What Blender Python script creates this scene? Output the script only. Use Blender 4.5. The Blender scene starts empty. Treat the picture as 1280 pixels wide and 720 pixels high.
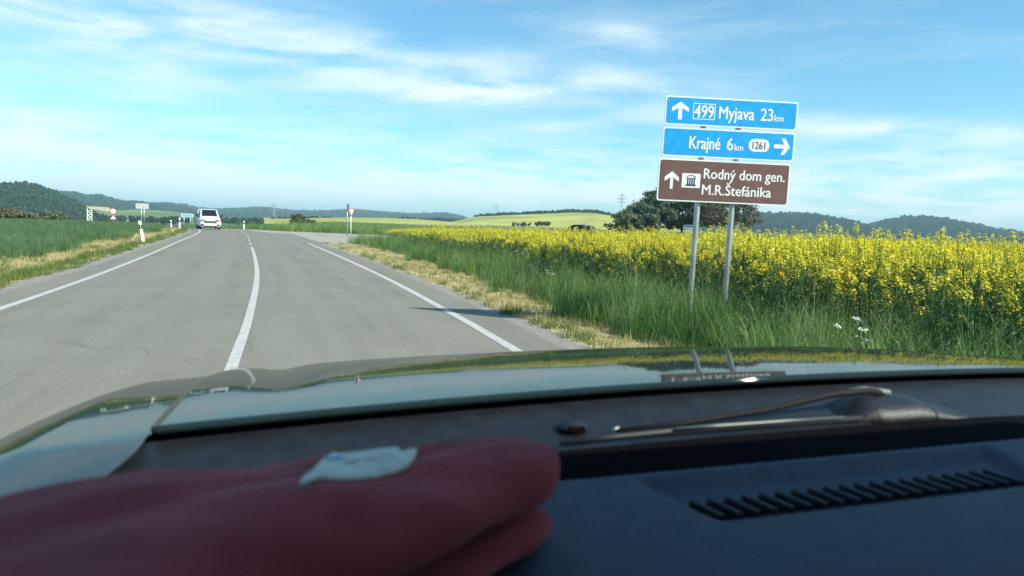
import bpy, math, random
import numpy as np
from mathutils import Vector, Matrix

R = math.radians
rng = np.random.default_rng(7)
random.seed(7)
scene = bpy.context.scene
COL = scene.collection

# ------------------------------------------------------------------ camera
CAM_H = 1.5
FPX = 924.4
ROLL = R(2.0)
PITCH = math.atan(80 / FPX)
Fv = Vector((0, math.cos(PITCH), -math.sin(PITCH)))
Rv = Vector((1, 0, 0))
Uv = Rv.cross(Fv)
Rr = Rv * math.cos(ROLL) + Uv * math.sin(ROLL)
Ur = -Rv * math.sin(ROLL) + Uv * math.cos(ROLL)
cam_d = bpy.data.cameras.new('camera')
cam = bpy.data.objects.new('camera', cam_d)
COL.objects.link(cam)
cam_d.sensor_width = 36
cam_d.lens = 26
cam_d.clip_start = 0.01
cam_d.clip_end = 30000
M3 = Matrix((Rr, Ur, -Fv)).transposed()
cam.matrix_world = Matrix.Translation((0, 0, CAM_H)) @ M3.to_4x4()
cam_d.dof.use_dof = True
cam_d.dof.focus_distance = 14
cam_d.dof.aperture_fstop = 6.0
scene.camera = cam

# ------------------------------------------------------------------ sun, sky, exposure
SUN_H = Vector((0.885, -0.465, 0)).normalized()
SUN_EL = R(37.5)
SUN_DIR = SUN_H * math.cos(SUN_EL) + Vector((0, 0, math.sin(SUN_EL)))
sun_d = bpy.data.lights.new('sun', 'SUN')
sun_d.energy = 4.5
sun_d.angle = R(0.55)
sun_d.color = (1.0, 0.94, 0.80)
sun = bpy.data.objects.new('sun', sun_d)
COL.objects.link(sun)
sun.rotation_euler = SUN_DIR.to_track_quat('Z', 'Y').to_euler()
sun.location = (60, -40, 60)

SKY_STRENGTH = 0.098
EXPOSURE = 0.76
scene.view_settings.view_transform = 'Standard'
scene.view_settings.look = 'None'
scene.view_settings.gamma = 1.0
scene.view_settings.exposure = EXPOSURE
scene.view_settings.use_curve_mapping = False
cy = scene.cycles
cy.use_denoising = True
cy.max_bounces = 6
cy.diffuse_bounces = 3
cy.glossy_bounces = 3
cy.transmission_bounces = 4
cy.transparent_max_bounces = 12
cy.volume_bounces = 0
cy.sample_clamp_indirect = 6
cy.caustics_reflective = False
cy.caustics_refractive = False


def ray(u, v):
    """direction through a pixel of the 1280 x 720 photograph (used to find where things stand)"""
    return (Fv * FPX + Rr * (u - 640) + Ur * (360 - v)).normalized()


def gp(u, v, z=0.0):
    d = ray(u, v)
    t = (z - CAM_H) / d.z
    return Vector((0, 0, CAM_H)) + d * t


def at(u, v, dist):
    """point at horizontal distance dist along a pixel's ray"""
    d = ray(u, v)
    return Vector((0, 0, CAM_H)) + d * (dist / math.hypot(d.x, d.y))


# ---- world: Nishita sky with cirrus
world = bpy.data.worlds.new('World')
scene.world = world
world.use_nodes = True
nt = world.node_tree
nt.nodes.clear()


def N(tree, kind, **kw):
    n = tree.nodes.new(kind)
    for k, v in kw.items():
        setattr(n, k, v)
    return n


class NB:
    """little helper for node graphs"""
    def __init__(s, tree):
        s.t = tree

    def link(s, a, b):
        s.t.links.new(a, b)

    def put(s, sock, v):
        if isinstance(v, bpy.types.NodeSocket):
            s.t.links.new(v, sock)
        else:
            sock.default_value = v

    def math(s, op, a, b=None, c=None, clamp=False):
        n = N(s.t, 'ShaderNodeMath', operation=op)
        n.use_clamp = clamp
        s.put(n.inputs[0], a)
        if b is not None: s.put(n.inputs[1], b)
        if c is not None: s.put(n.inputs[2], c)
        return n.outputs[0]

    def mix(s, fac, a, b, blend='MIX'):
        n = N(s.t, 'ShaderNodeMix', data_type='RGBA', blend_type=blend)
        s.put(n.inputs['Factor'], fac)
        s.put(n.inputs['A'], a if isinstance(a, bpy.types.NodeSocket) else (*a, 1)[:4])
        s.put(n.inputs['B'], b if isinstance(b, bpy.types.NodeSocket) else (*b, 1)[:4])
        return n.outputs['Result']

    def noise(s, vec, scale, detail=4, rough=0.55, dist=0.0):
        n = N(s.t, 'ShaderNodeTexNoise')
        if vec is not None: s.link(vec, n.inputs['Vector'])
        n.inputs['Scale'].default_value = scale
        n.inputs['Detail'].default_value = detail
        n.inputs['Roughness'].default_value = rough
        n.inputs['Distortion'].default_value = dist
        return n.outputs['Fac']

    def smooth(s, v, lo, hi, a=0.0, b=1.0):
        n = N(s.t, 'ShaderNodeMapRange', interpolation_type='SMOOTHSTEP')
        s.put(n.inputs['Value'], v)
        n.inputs['From Min'].default_value = lo
        n.inputs['From Max'].default_value = hi
        n.inputs['To Min'].default_value = a
        n.inputs['To Max'].default_value = b
        return n.outputs['Result']

    def mapping(s, vec, scale=(1, 1, 1), loc=(0, 0, 0), rot=(0, 0, 0)):
        n = N(s.t, 'ShaderNodeMapping')
        s.link(vec, n.inputs['Vector'])
        n.inputs['Scale'].default_value = scale
        n.inputs['Location'].default_value = loc
        n.inputs['Rotation'].default_value = rot
        return n.outputs['Vector']


w = NB(nt)
sky = N(nt, 'ShaderNodeTexSky', sky_type='NISHITA')
sky.sun_disc = False
sky.sun_elevation = SUN_EL
sky.sun_rotation = math.atan2(SUN_H.x, SUN_H.y)
sky.altitude = 250
sky.air_density = 1.0
sky.dust_density = 0.6
sky.ozone_density = 1.6
tc = N(nt, 'ShaderNodeTexCoord')
sep = N(nt, 'ShaderNodeSeparateXYZ')
nt.links.new(tc.outputs['Generated'], sep.inputs[0])
dx, dy, dz = sep.outputs
az = w.math('ARCTAN2', dx, dy)
el = w.math('ARCSINE', dz)
zz = w.math('MAXIMUM', w.math('ADD', dz, 0.10), 0.06)
comb = N(nt, 'ShaderNodeCombineXYZ')
w.link(w.math('DIVIDE', dx, zz), comb.inputs[0])
w.link(w.math('DIVIDE', dy, zz), comb.inputs[1])
plane = comb.outputs[0]
comb2 = N(nt, 'ShaderNodeCombineXYZ')
w.link(az, comb2.inputs[0])
w.link(el, comb2.inputs[1])
angular = comb2.outputs[0]
# soft streaks everywhere
st = w.noise(w.mapping(angular, (3.0, 15, 1), rot=(0, 0, R(-4))), 1.5, 5, 0.52, 0.35)
st2 = w.noise(w.mapping(angular, (11, 46, 1), loc=(3, 1, 0), rot=(0, 0, R(6))), 1.5, 6, 0.65, 0.8)
fine = w.math('ADD', w.math('MULTIPLY', st, 0.84), w.math('MULTIPLY', st2, 0.16))
base = w.math('MULTIPLY', w.smooth(fine, 0.45, 0.80), 0.26)
total = base


def bank(u, v, su, sv, amp, tilt=0.0):
    """a cloud streak centred on one direction of the sky"""
    global total
    d = ray(u, v)
    a0, e0 = math.atan2(d.x, d.y), math.asin(d.z)
    da = w.math('SUBTRACT', az, a0)
    de = w.math('SUBTRACT', el, e0)
    t = R(tilt)
    p = w.math('ADD', w.math('MULTIPLY', da, math.cos(t)), w.math('MULTIPLY', de, math.sin(t)))
    q = w.math('SUBTRACT', w.math('MULTIPLY', de, math.cos(t)), w.math('MULTIPLY', da, math.sin(t)))
    g = w.math('ADD', w.math('POWER', w.math('DIVIDE', p, su / FPX), 2.0), w.math('POWER', w.math('DIVIDE', q, sv / FPX), 2.0))
    g = w.math('EXPONENT', w.math('MULTIPLY', g, -1.0))
    k = w.math('MULTIPLY', g, w.smooth(fine, 0.30, 0.66))
    total = w.math('ADD', total, w.math('MULTIPLY', k, amp))


bank(250, 45, 330, 36, 1.15, -3)
bank(60, 90, 160, 22, 0.45, 2)
bank(600, 116, 130, 15, 1.0, 3)
bank(760, 110, 170, 28, 0.4, -8)
bank(772, 48, 38, 18, 0.4, 0)
bank(850, 25, 190, 60, 0.3, 25)
bank(1110, 163, 130, 14, 0.8, -4)
bank(1225, 216, 42, 8, 0.8, 4)
bank(760, 152, 90, 8, 0.5, 6)
bank(120, 220, 330, 22, 1.0, 0)
bank(350, 238, 330, 15, 0.9, 1)
bank(700, 240, 240, 12, 0.5, 1)
bank(1180, 262, 260, 14, 0.6, 1)
bank(40, 155, 120, 20, 0.5, -3)
# low bank of cloud all along the horizon
low = w.math('MULTIPLY', w.smooth(el, 0.0, 0.02), w.smooth(el, 0.17, 0.03))
lown = w.noise(w.mapping(angular, (5, 30, 1)), 2.0, 6, 0.6, 0.3)
total = w.math('ADD', total, w.math('MULTIPLY', w.math('MULTIPLY', low, w.smooth(lown, 0.30, 0.65)), 0.85))
mask = w.math('MINIMUM', w.math('MULTIPLY', total, 0.92), 0.85)
SKY_TINT = (0.66, 1.11, 1.18)
skyc = w.mix(1.0, sky.outputs[0], SKY_TINT, 'MULTIPLY')
CLOUD = (6.7, 7.2, 7.5)
skyc = w.mix(mask, skyc, CLOUD)
bg = N(nt, 'ShaderNodeBackground')
w.link(skyc, bg.inputs[0])
bg.inputs[1].default_value = SKY_STRENGTH
wo = N(nt, 'ShaderNodeOutputWorld')
w.link(bg.outputs[0], wo.inputs[0])

# ------------------------------------------------------------------ helpers


def tag(o, label=None, cat=None, group=None, kind=None):
    if label: o['label'] = label
    if cat: o['category'] = cat
    if group: o['group'] = group
    if kind: o['kind'] = kind
    return o


def link(o, parent=None):
    COL.objects.link(o)
    if parent is not None: o.parent = parent
    return o


def empty(name, loc=(0, 0, 0), rz=0.0, label=None, cat=None, group=None):
    o = bpy.data.objects.new(name, None)
    o.empty_display_size = 0.2
    link(o)
    o.location = loc
    o.rotation_euler = (0, 0, rz)
    return tag(o, label, cat, group)


def mkmesh(name, verts, faces, smooth=False):
    me = bpy.data.meshes.new(name)
    verts = np.asarray(verts, dtype=np.float32).reshape(-1, 3)
    if isinstance(faces, np.ndarray):
        nf, k = faces.shape
        me.vertices.add(len(verts))
        me.vertices.foreach_set('co', verts.ravel())
        me.loops.add(nf * k)
        me.loops.foreach_set('vertex_index', faces.ravel().astype(np.int32))
        me.polygons.add(nf)
        me.polygons.foreach_set('loop_start', np.arange(0, nf * k, k, dtype=np.int32))
        me.update(calc_edges=True)
        me.validate()
    else:
        me.from_pydata([tuple(map(float, p)) for p in verts], [], faces)
    if smooth:
        me.polygons.foreach_set('use_smooth', np.ones(len(me.polygons), dtype=bool))
    me.update()
    return me


def mobj(name, verts, faces, mat, parent=None, smooth=False, loc=None, linkit=True):
    me = mkmesh(name, verts, faces, smooth)
    mats = mat if isinstance(mat, (list, tuple)) else [mat]
    for m in mats: me.materials.append(m)
    o = bpy.data.objects.new(name, me)
    if linkit: link(o, parent)
    if loc is not None: o.location = loc
    return o


class G:
    """collects geometry"""
    def __init__(s):
        s.v, s.f, s.mi = [], [], []

    def add(s, vs, fs, mi=0):
        o = len(s.v)
        s.v += [tuple(p) for p in vs]
        s.f += [tuple(i + o for i in q) for q in fs]
        s.mi += [mi] * len(fs)
        return s

    def box(s, x0, x1, y0, y1, z0, z1, mi=0):
        vs = [(x, y, z) for z in (z0, z1) for y in (y0, y1) for x in (x0, x1)]
        return s.add(vs, [(0, 2, 3, 1), (4, 5, 7, 6), (0, 1, 5, 4), (2, 6, 7, 3), (0, 4, 6, 2), (1, 3, 7, 5)], mi)

    def tube(s, pts, rad, n=8, mi=0, cap=True):
        pts = [Vector(p) for p in pts]
        if not hasattr(rad, '__len__'): rad = [rad] * len(pts)
        rings = []
        for i, p in enumerate(pts):
            t = (pts[min(i + 1, len(pts) - 1)] - pts[max(i - 1, 0)]).normalized()
            ref = Vector((0, 0, 1)) if abs(t.z) < 0.9 else Vector((1, 0, 0))
            a = t.cross(ref).normalized()
            b = t.cross(a)
            rings.append([p + (a * math.cos(k * 2 * math.pi / n) + b * math.sin(k * 2 * math.pi / n)) * rad[i] for k in range(n)])
        return s.loft(rings, True, cap, mi)

    def loft(s, rings, closed=True, cap=True, mi=0):
        n = len(rings[0])
        vs = [p for r in rings for p in r]
        fs = []
        for i in range(len(rings) - 1):
            for k in range(n if closed else n - 1):
                a, b = i * n + k, i * n + (k + 1) % n
                fs.append((a, b, b + n, a + n))
        if cap and closed:
            fs.append(tuple(range(n))[::-1])
            fs.append(tuple(range((len(rings) - 1) * n, len(rings) * n)))
        return s.add(vs, fs, mi)

    def prism(s, poly, y0, y1, mi=0):
        """polygon in x,z extruded along y"""
        n = len(poly)
        vs = [(x, y0, z) for x, z in poly] + [(x, y1, z) for x, z in poly]
        fs = [tuple(range(n)), tuple(range(2 * n - 1, n - 1, -1))]
        fs += [(i, i + n, (i + 1) % n + n, (i + 1) % n) for i in range(n)]
        return s.add(vs, fs, mi)

    def obj(s, name, mat, parent=None, smooth=False, bevel=0, loc=None, linkit=True, sub=0):
        o = mobj(name, s.v, s.f, mat, parent, smooth, loc, linkit)
        if any(s.mi): o.data.polygons.foreach_set('material_index', np.array(s.mi, dtype=np.int32))
        import bmesh
        bm = bmesh.new()
        bm.from_mesh(o.data)
        bmesh.ops.recalc_face_normals(bm, faces=bm.faces)
        bm.to_mesh(o.data)
        bm.free()
        if bevel:
            m = o.modifiers.new('bevel', 'BEVEL')
            m.width = bevel
            m.segments = 2
            m.limit_method = 'ANGLE'
            m.angle_limit = R(35)
        if sub:
            m = o.modifiers.new('sub', 'SUBSURF')
            m.levels = m.render_levels = sub
        return o


def roundrect(x0, x1, z0, z1, r, n=5):
    p = []
    for cx, cz, a0 in ((x1 - r, z1 - r, 0), (x0 + r, z1 - r, 90), (x0 + r, z0 + r, 180), (x1 - r, z0 + r, 270)):
        for k in range(n + 1):
            a = R(a0 + 90 * k / n)
            p.append((cx + r * math.cos(a), cz + r * math.sin(a)))
    return p


MATS = {}


def mat(name, col, rough=0.6, metal=0.0, var=0.0, scale=8.0, bump=0.0, bscale=None, coat=0.0, spec=0.5, sheen=0.0, detail=4, coords='Object', ior=None):
    if name in MATS: return MATS[name]
    m = bpy.data.materials.new(name)
    m.use_nodes = True
    t = m.node_tree
    b = t.nodes['Principled BSDF']
    b.inputs['Base Color'].default_value = (*col, 1)
    b.inputs['Roughness'].default_value = rough
    b.inputs['Metallic'].default_value = metal
    b.inputs['Coat Weight'].default_value = coat
    b.inputs['Specular IOR Level'].default_value = spec
    b.inputs['Sheen Weight'].default_value = sheen
    if ior: b.inputs['IOR'].default_value = ior
    k = NB(t)
    if var or bump:
        c = N(t, 'ShaderNodeTexCoord')
        v = c.outputs[coords]
        if var:
            f = k.noise(v, scale, detail)
            lo = tuple(x * (1 - var) for x in col)
            hi = tuple(min(1, x * (1 + var)) for x in col)
            k.link(k.mix(k.smooth(f, 0.3, 0.7), lo, hi), b.inputs['Base Color'])
        if bump:
            f = k.noise(v, bscale or scale, detail)
            bn = N(t, 'ShaderNodeBump')
            bn.inputs['Strength'].default_value = bump
            bn.inputs['Distance'].default_value = 0.02
            k.link(f, bn.inputs['Height'])
            k.link(bn.outputs[0], b.inputs['Normal'])
    MATS[name] = m
    return m


def leafmat(name, cols, trans=0.3, rough=0.55, tscale=3.0):
    """plant surface: colour drifts between the given colours per plant and across the plant"""
    if name in MATS: return MATS[name]
    m = bpy.data.materials.new(name)
    m.use_nodes = True
    t = m.node_tree
    t.nodes.clear()
    k = NB(t)
    oi = N(t, 'ShaderNodeObjectInfo')
    ge = N(t, 'ShaderNodeNewGeometry')
    f1 = k.noise(ge.outputs['Position'], tscale, 3)
    f = k.math('ADD', k.math('MULTIPLY', oi.outputs['Random'], 0.5), k.math('MULTIPLY', k.smooth(f1, 0.3, 0.7), 0.5))
    rp = N(t, 'ShaderNodeValToRGB')
    els = rp.color_ramp.elements
    while len(els) < len(cols): els.new(0.5)
    for i, c in enumerate(cols):
        els[i].position = i / max(1, len(cols) - 1) * 0.8 + 0.1
        els[i].color = (*c, 1)
    k.link(f, rp.inputs[0])
    d = N(t, 'ShaderNodeBsdfPrincipled')
    k.link(rp.outputs[0], d.inputs['Base Color'])
    d.inputs['Roughness'].default_value = rough
    d.inputs['Specular IOR Level'].default_value = 0.25
    tr = N(t, 'ShaderNodeBsdfTranslucent')
    k.link(rp.outputs[0], tr.inputs[0])
    mx = N(t, 'ShaderNodeMixShader')
    mx.inputs[0].default_value = trans
    k.link(d.outputs[0], mx.inputs[1])
    k.link(tr.outputs[0], mx.inputs[2])
    o = N(t, 'ShaderNodeOutputMaterial')
    k.link(mx.outputs[0], o.inputs[0])
    MATS[name] = m
    return m


def scatter(name, pts, variants, rot, scl, idx, label, cat):
    """plants nobody could count: one object that instances a few plant meshes"""
    me = bpy.data.meshes.new(name)
    n = len(pts)
    me.vertices.add(n)
    me.vertices.foreach_set('co', np.asarray(pts, dtype=np.float32).ravel())
    a = me.attributes.new('rot', 'FLOAT_VECTOR', 'POINT')
    a.data.foreach_set('vector', np.asarray(rot, dtype=np.float32).ravel())
    a = me.attributes.new('scl', 'FLOAT_VECTOR', 'POINT')
    a.data.foreach_set('vector', np.asarray(scl, dtype=np.float32).ravel())
    a = me.attributes.new('idx', 'INT', 'POINT')
    a.data.foreach_set('value', np.asarray(idx, dtype=np.int32).ravel())
    o = link(bpy.data.objects.new(name, me))
    tag(o, label, cat, kind='stuff')
    c = bpy.data.collections.new(name + '_kinds')
    for v in variants: c.objects.link(v)
    g = bpy.data.node_groups.new(name, 'GeometryNodeTree')
    g.interface.new_socket('Geometry', in_out='INPUT', socket_type='NodeSocketGeometry')
    g.interface.new_socket('Geometry', in_out='OUTPUT', socket_type='NodeSocketGeometry')
    gi = g.nodes.new('NodeGroupInput')
    go = g.nodes.new('NodeGroupOutput')
    ip = g.nodes.new('GeometryNodeInstanceOnPoints')
    ci = g.nodes.new('GeometryNodeCollectionInfo')
    ci.inputs['Collection'].default_value = c
    ci.inputs['Separate Children'].default_value = True
    ci.inputs['Reset Children'].default_value = True

    def na(nm, ty):
        q = g.nodes.new('GeometryNodeInputNamedAttribute')
        q.data_type = ty
        q.inputs['Name'].default_value = nm
        return q.outputs['Attribute']
    g.links.new(gi.outputs[0], ip.inputs['Points'])
    g.links.new(ci.outputs[0], ip.inputs['Instance'])
    ip.inputs['Pick Instance'].default_value = True
    g.links.new(na('idx', 'INT'), ip.inputs['Instance Index'])
    g.links.new(na('rot', 'FLOAT_VECTOR'), ip.inputs['Rotation'])
    g.links.new(na('scl', 'FLOAT_VECTOR'), ip.inputs['Scale'])
    g.links.new(ip.outputs[0], go.inputs[0])
    md = o.modifiers.new('plants', 'NODES')
    md.node_group = g
    return o


def quick_scatter(name, xy, variants, smin, smax, label, cat, tilt=0.12, squash=0.15, zoff=0.0, hmul=None, zfree=False, wind=None):
    n = len(xy)
    z = H(xy[:, 0], xy[:, 1]) + zoff
    pts = np.column_stack([xy, z])
    rot = np.column_stack([rng.normal(0, tilt, n), rng.normal(0, tilt, n), rng.uniform(0, 6.283, n) if wind is None else rng.normal(wind, 0.55, n)])
    s = rng.uniform(smin, smax, n)
    zs = s * rng.uniform(1 - squash, 1 + squash, n)
    if zfree: zs = hmul
    elif hmul is not None: zs = zs * hmul
    return scatter(name, pts, variants, rot, np.column_stack([s, s, zs]), rng.integers(0, len(variants), n), label, cat)


def sstep(a, b, x):
    t = np.clip((np.asarray(x, float) - a) / (b - a), 0, 1)
    return t * t * (3 - 2 * t)


# ------------------------------------------------------------------ ground
def H(x, y):
    x = np.asarray(x, float)
    y = np.asarray(y, float)
    r = np.hypot(x, y)
    a = np.arctan2(x, y)
    left = sstep(R(-14), R(-21), a)
    return -11.0 * left * sstep(62, 420, r)


def Hs(x, y):
    return float(H(np.array([x]), np.array([y]))[0])


m_ground = mat('ground_soil_grass', (0.055, 0.085, 0.03), 0.95, var=0.45, scale=0.35, bump=0.4, bscale=6, coords='Object')
rs = np.concatenate([[0.0], np.geomspace(0.6, 11000, 90)])
na = 240
A_, R_ = np.meshgrid(np.linspace(0, 2 * math.pi, na, endpoint=False), rs[1:], indexing='ij')
gx, gy = R_ * np.sin(A_), R_ * np.cos(A_)
gz = H(gx, gy)
nr = len(rs) - 1
vs = np.column_stack([gx.ravel(), gy.ravel(), gz.ravel()])
ii, jj = np.meshgrid(np.arange(na), np.arange(nr - 1), indexing='ij')
i2 = (ii + 1) % na
quads = np.stack([ii * nr + jj, i2 * nr + jj, i2 * nr + jj + 1, ii * nr + jj + 1], -1).reshape(-1, 4)
vs = np.vstack([vs, [[0, 0, 0]]])
q0 = np.stack([np.full(na, len(vs) - 1), ((np.arange(na) + 1) % na) * nr, np.arange(na) * nr, np.arange(na) * nr], -1)
gfaces = [tuple(q) for q in quads[:, ::-1]] + [(len(vs) - 1, int(a) * nr, ((int(a) + 1) % na) * nr) for a in range(na)]
ground = mobj('ground', vs, gfaces, m_ground)
tag(ground, 'green and brown ground under the crops and verges', 'ground', kind='structure')

# ------------------------------------------------------------------ roads
CP = [(13.0, -42), (6.5, -22), (1.6, -6.5), (-0.55, 0.3), (-2.55, 6.61), (-3.89, 10.92), (-6.31, 18.22), (-9.49, 27.12), (-13.58, 38.2), (-20.3, 56.35), (-26.0, 70.0), (-32.0, 81.5), (-40.0, 92.0), (-52.0, 102.0), (-68.0, 110.0), (-90, 117), (-120, 122), (-160, 126)]


def catmull(P, step=0.8):
    P = [np.array(p, float) for p in P]
    P = [2 * P[0] - P[1]] + P + [2 * P[-1] - P[-2]]
    out = []
    for i in range(1, len(P) - 2):
        n = max(2, int(np.linalg.norm(P[i + 1] - P[i]) / step))
        for k in range(n):
            t = k / n
            out.append(0.5 * (2 * P[i] + (P[i + 1] - P[i - 1]) * t + (2 * P[i - 1] - 5 * P[i] + 4 * P[i + 1] - P[i + 2]) * t * t + (3 * P[i] - P[i - 1] - 3 * P[i + 1] + P[i + 2]) * t ** 3))
    out.append(P[-2])
    return np.array(out)


RC = catmull(CP)
RT = np.gradient(RC, axis=0)
RT /= np.linalg.norm(RT, axis=1)[:, None]
RN = np.column_stack([RT[:, 1], -RT[:, 0]])           # to the right of travel
RS = np.concatenate([[0], np.cumsum(np.linalg.norm(np.diff(RC, axis=0), axis=1))])
S0 = RS[np.argmin(np.hypot(RC[:, 0] + 0.6, RC[:, 1]))]  # arc length beside the camera


def ribbon(name, o0, o1, z, m, s0=-1e9, s1=1e9, parent=None, nx=2, edge=0.0):
    """strip between two sideways offsets from the road's centre line; edge makes its borders ragged"""
    sel = (RS - S0 >= s0) & (RS - S0 <= s1)
    c, n, s = RC[sel], RN[sel], RS[sel] - S0
    f0 = o0(s) if callable(o0) else np.full(len(s), o0)
    f1 = o1(s) if callable(o1) else np.full(len(s), o1)
    if edge:
        f0 = f0 + edge * rag(s * 1.0 + 11.3)
        f1 = f1 + edge * rag(s * 1.0 + 47.9)
    k = np.linspace(0, 1, nx)
    off = f0[:, None] + (f1 - f0)[:, None] * k
    P = c[:, None, :] + n[:, None, :] * off[..., None]
    zz_ = H(P[..., 0], P[..., 1]) + z
    vs = np.concatenate([P, zz_[..., None]], -1).reshape(-1, 3)
    i, j = np.meshgrid(np.arange(len(s) - 1), np.arange(nx - 1), indexing='ij')
    a = (i * nx + j)
    fc = np.stack([a, a + 1, a + nx + 1, a + nx], -1).reshape(-1, 4)
    o = mobj(name, vs, fc, m, parent)
    uv = o.data.uv_layers.new(name='UVMap')
    li = np.empty(len(o.data.loops), dtype=np.int32)
    o.data.loops.foreach_get('vertex_index', li)
    uvv = np.stack([off, np.repeat(s[:, None], nx, 1)], -1).reshape(-1, 2)
    uv.data.foreach_set('uv', uvv[li].astype(np.float32).ravel())
    return o


def rag(s):
    return np.sin(s * 2.1) * 0.35 + np.sin(s * 0.83 + 1) * 0.4 + np.sin(s * 5.3 + 2) * 0.2 + np.sin(s * 0.31 + 4) * 0.4


def road_material(name, base, crackle=True):
    m = bpy.data.materials.new(name)
    m.use_nodes = True
    t = m.node_tree
    b = t.nodes['Principled BSDF']
    k = NB(t)
    g = N(t, 'ShaderNodeNewGeometry')
    pos = g.outputs['Position']
    uv = N(t, 'ShaderNodeUVMap')
    su = N(t, 'ShaderNodeSeparateXYZ')
    k.link(uv.outputs[0], su.inputs[0])
    off = su.outputs[0]
    # aggregate speckle at two sizes, blotches, wheel tracks and a few tarred cracks
    sp = k.noise(pos, 75, 3, 0.75)
    sp2 = k.noise(pos, 26, 4, 0.65)
    bl = k.noise(pos, 0.55, 5, 0.6)
    stretch = k.noise(k.mapping(uv.outputs[0], (2.6, 0.16, 1)), 1.0, 5, 0.6)
    c = k.mix(k.smooth(sp, 0.3, 0.7), tuple(x * 0.55 for x in base), tuple(x * 1.42 for x in base))
    c = k.mix(k.smooth(sp2, 0.35, 0.75, 0, 0.55), c, tuple(x * 1.3 for x in base))
    c = k.mix(k.smooth(bl, 0.35, 0.7, 0, 0.45), c, tuple(x * 0.78 for x in base))
    c = k.mix(k.smooth(stretch, 0.42, 0.72, 0, 0.5), c, tuple(x * 0.68 for x in base))
    trk = None
    for o_ in (-2.5, -0.95, 0.85, 2.35):
        d = k.math('ABSOLUTE', k.math('SUBTRACT', off, o_))
        q = k.smooth(d, 0.45, 0.05)
        trk = q if trk is None else k.math('MAXIMUM', trk, q)
    c = k.mix(k.math('MULTIPLY', trk, 0.22), c, tuple(x * 1.18 for x in base))
    if crackle:
        dist = k.noise(pos, 1.3, 3)
        vv = N(t, 'ShaderNodeTexVoronoi', feature='DISTANCE_TO_EDGE')
        vm = N(t, 'ShaderNodeVectorMath', operation='ADD')
        k.link(pos, vm.inputs[0])
        cx = N(t, 'ShaderNodeCombineXYZ')
        k.link(k.math('MULTIPLY', dist, 1.2), cx.inputs[0])
        k.link(k.math('MULTIPLY', dist, -1.4), cx.inputs[1])
        k.link(cx.outputs[0], vm.inputs[1])
        k.link(vm.outputs[0], vv.inputs['Vector'])
        vv.inputs['Scale'].default_value = 0.22
        crk = k.math('MULTIPLY', k.smooth(vv.outputs['Distance'], 0.006, 0.001), k.smooth(k.noise(pos, 0.3, 2), 0.5, 0.6))
        c = k.mix(k.math('MULTIPLY', crk, 0.45), c, tuple(x * 0.4 for x in base))
    k.link(c, b.inputs['Base Color'])
    b.inputs['Roughness'].default_value = 0.78
    b.inputs['Specular IOR Level'].default_value = 0.35
    bn = N(t, 'ShaderNodeBump')
    bn.inputs['Strength'].default_value = 0.55
    bn.inputs['Distance'].default_value = 0.006
    k.link(k.math('ADD', sp, sp2), bn.inputs['Height'])
    k.link(bn.outputs[0], b.inputs['Normal'])
    return m


m_asph = road_material('asphalt', (0.215, 0.207, 0.168))
m_side = road_material('pale_asphalt', (0.36, 0.335, 0.275), False)  # paler base tone than the main road


def paint_material():
    m = bpy.data.materials.new('road_paint')
    m.use_nodes = True
    t = m.node_tree
    b = t.nodes['Principled BSDF']
    k = NB(t)
    g = N(t, 'ShaderNodeNewGeometry')
    f = k.noise(g.outputs['Position'], 9, 6, 0.75)
    f2 = k.noise(g.outputs['Position'], 90, 2, 0.6)
    c = k.mix(k.smooth(f, 0.47, 0.68, 0, 0.8), (0.50, 0.50, 0.47), (0.26, 0.25, 0.225))
    c = k.mix(k.smooth(f2, 0.55, 0.75, 0, 0.5), c, (0.3, 0.3, 0.28))
    k.link(c, b.inputs['Base Color'])
    b.inputs['Roughness'].default_value = 0.7
    bn = N(t, 'ShaderNodeBump')
    bn.inputs['Strength'].default_value = 0.4
    bn.inputs['Distance'].default_value = 0.004
    k.link(f2, bn.inputs['Height'])
    k.link(bn.outputs[0], b.inputs['Normal'])
    return m


m_paint = paint_material()
m_gravel = mat('roadside_gravel', (0.27, 0.25, 0.215), 0.95, var=0.4, scale=30, bump=0.8, bscale=60, coords='Object')
m_straw_soil = mat('mown_straw_ground', (0.44, 0.36, 0.20), 0.95, var=0.35, scale=4, bump=0.7, bscale=40, coords='Object')
m_grass_soil = mat('grassy_ground', (0.07, 0.105, 0.035), 0.95, var=0.4, scale=2, bump=0.6, bscale=20, coords='Object')

tag(ribbon('roadside_verge', lambda s: 3.6 + 0 * s, lambda s: 5.3 + 0.9 * sstep(8, 30, s) + 0 * s, 0.004, m_straw_soil, -25, 45, edge=0.12),
    'strip of dry mown grass along the right side of the road', 'verge', kind='structure')
tag(ribbon('roadside_verge', -7.2, -4.0, 0.004, m_straw_soil, -25, 95, edge=0.15),
    'strip of dry mown grass along the left side of the road', 'verge', kind='structure')
tag(ribbon('gravel_shoulder', 3.4, 4.12, 0.008, m_gravel, -30, 49, edge=0.14),
    'dusty gravel shoulder right of the edge line', 'shoulder', kind='structure')
tag(ribbon('gravel_shoulder', -4.55, -3.6, 0.008, m_gravel, -30, 120, edge=0.12),
    'dusty gravel shoulder left of the road', 'shoulder', kind='structure')
tag(ribbon('road', lambda s: -4.1 + 0 * s, lambda s: 3.78 + 0 * s, 0.012, m_asph, nx=9, edge=0.05),
    'grey two-lane asphalt road bending gently to the left', 'road', kind='structure')
tag(ribbon('road_marking', -3.51, -3.38, 0.016, m_paint, -30, 180), 'solid white edge line on the left side of the road', 'road marking', kind='structure')
tag(ribbon('road_marking', -0.058, 0.058, 0.016, m_paint, -30, 36.5), 'solid white centre line nearest the camera', 'road marking', kind='structure')
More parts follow.
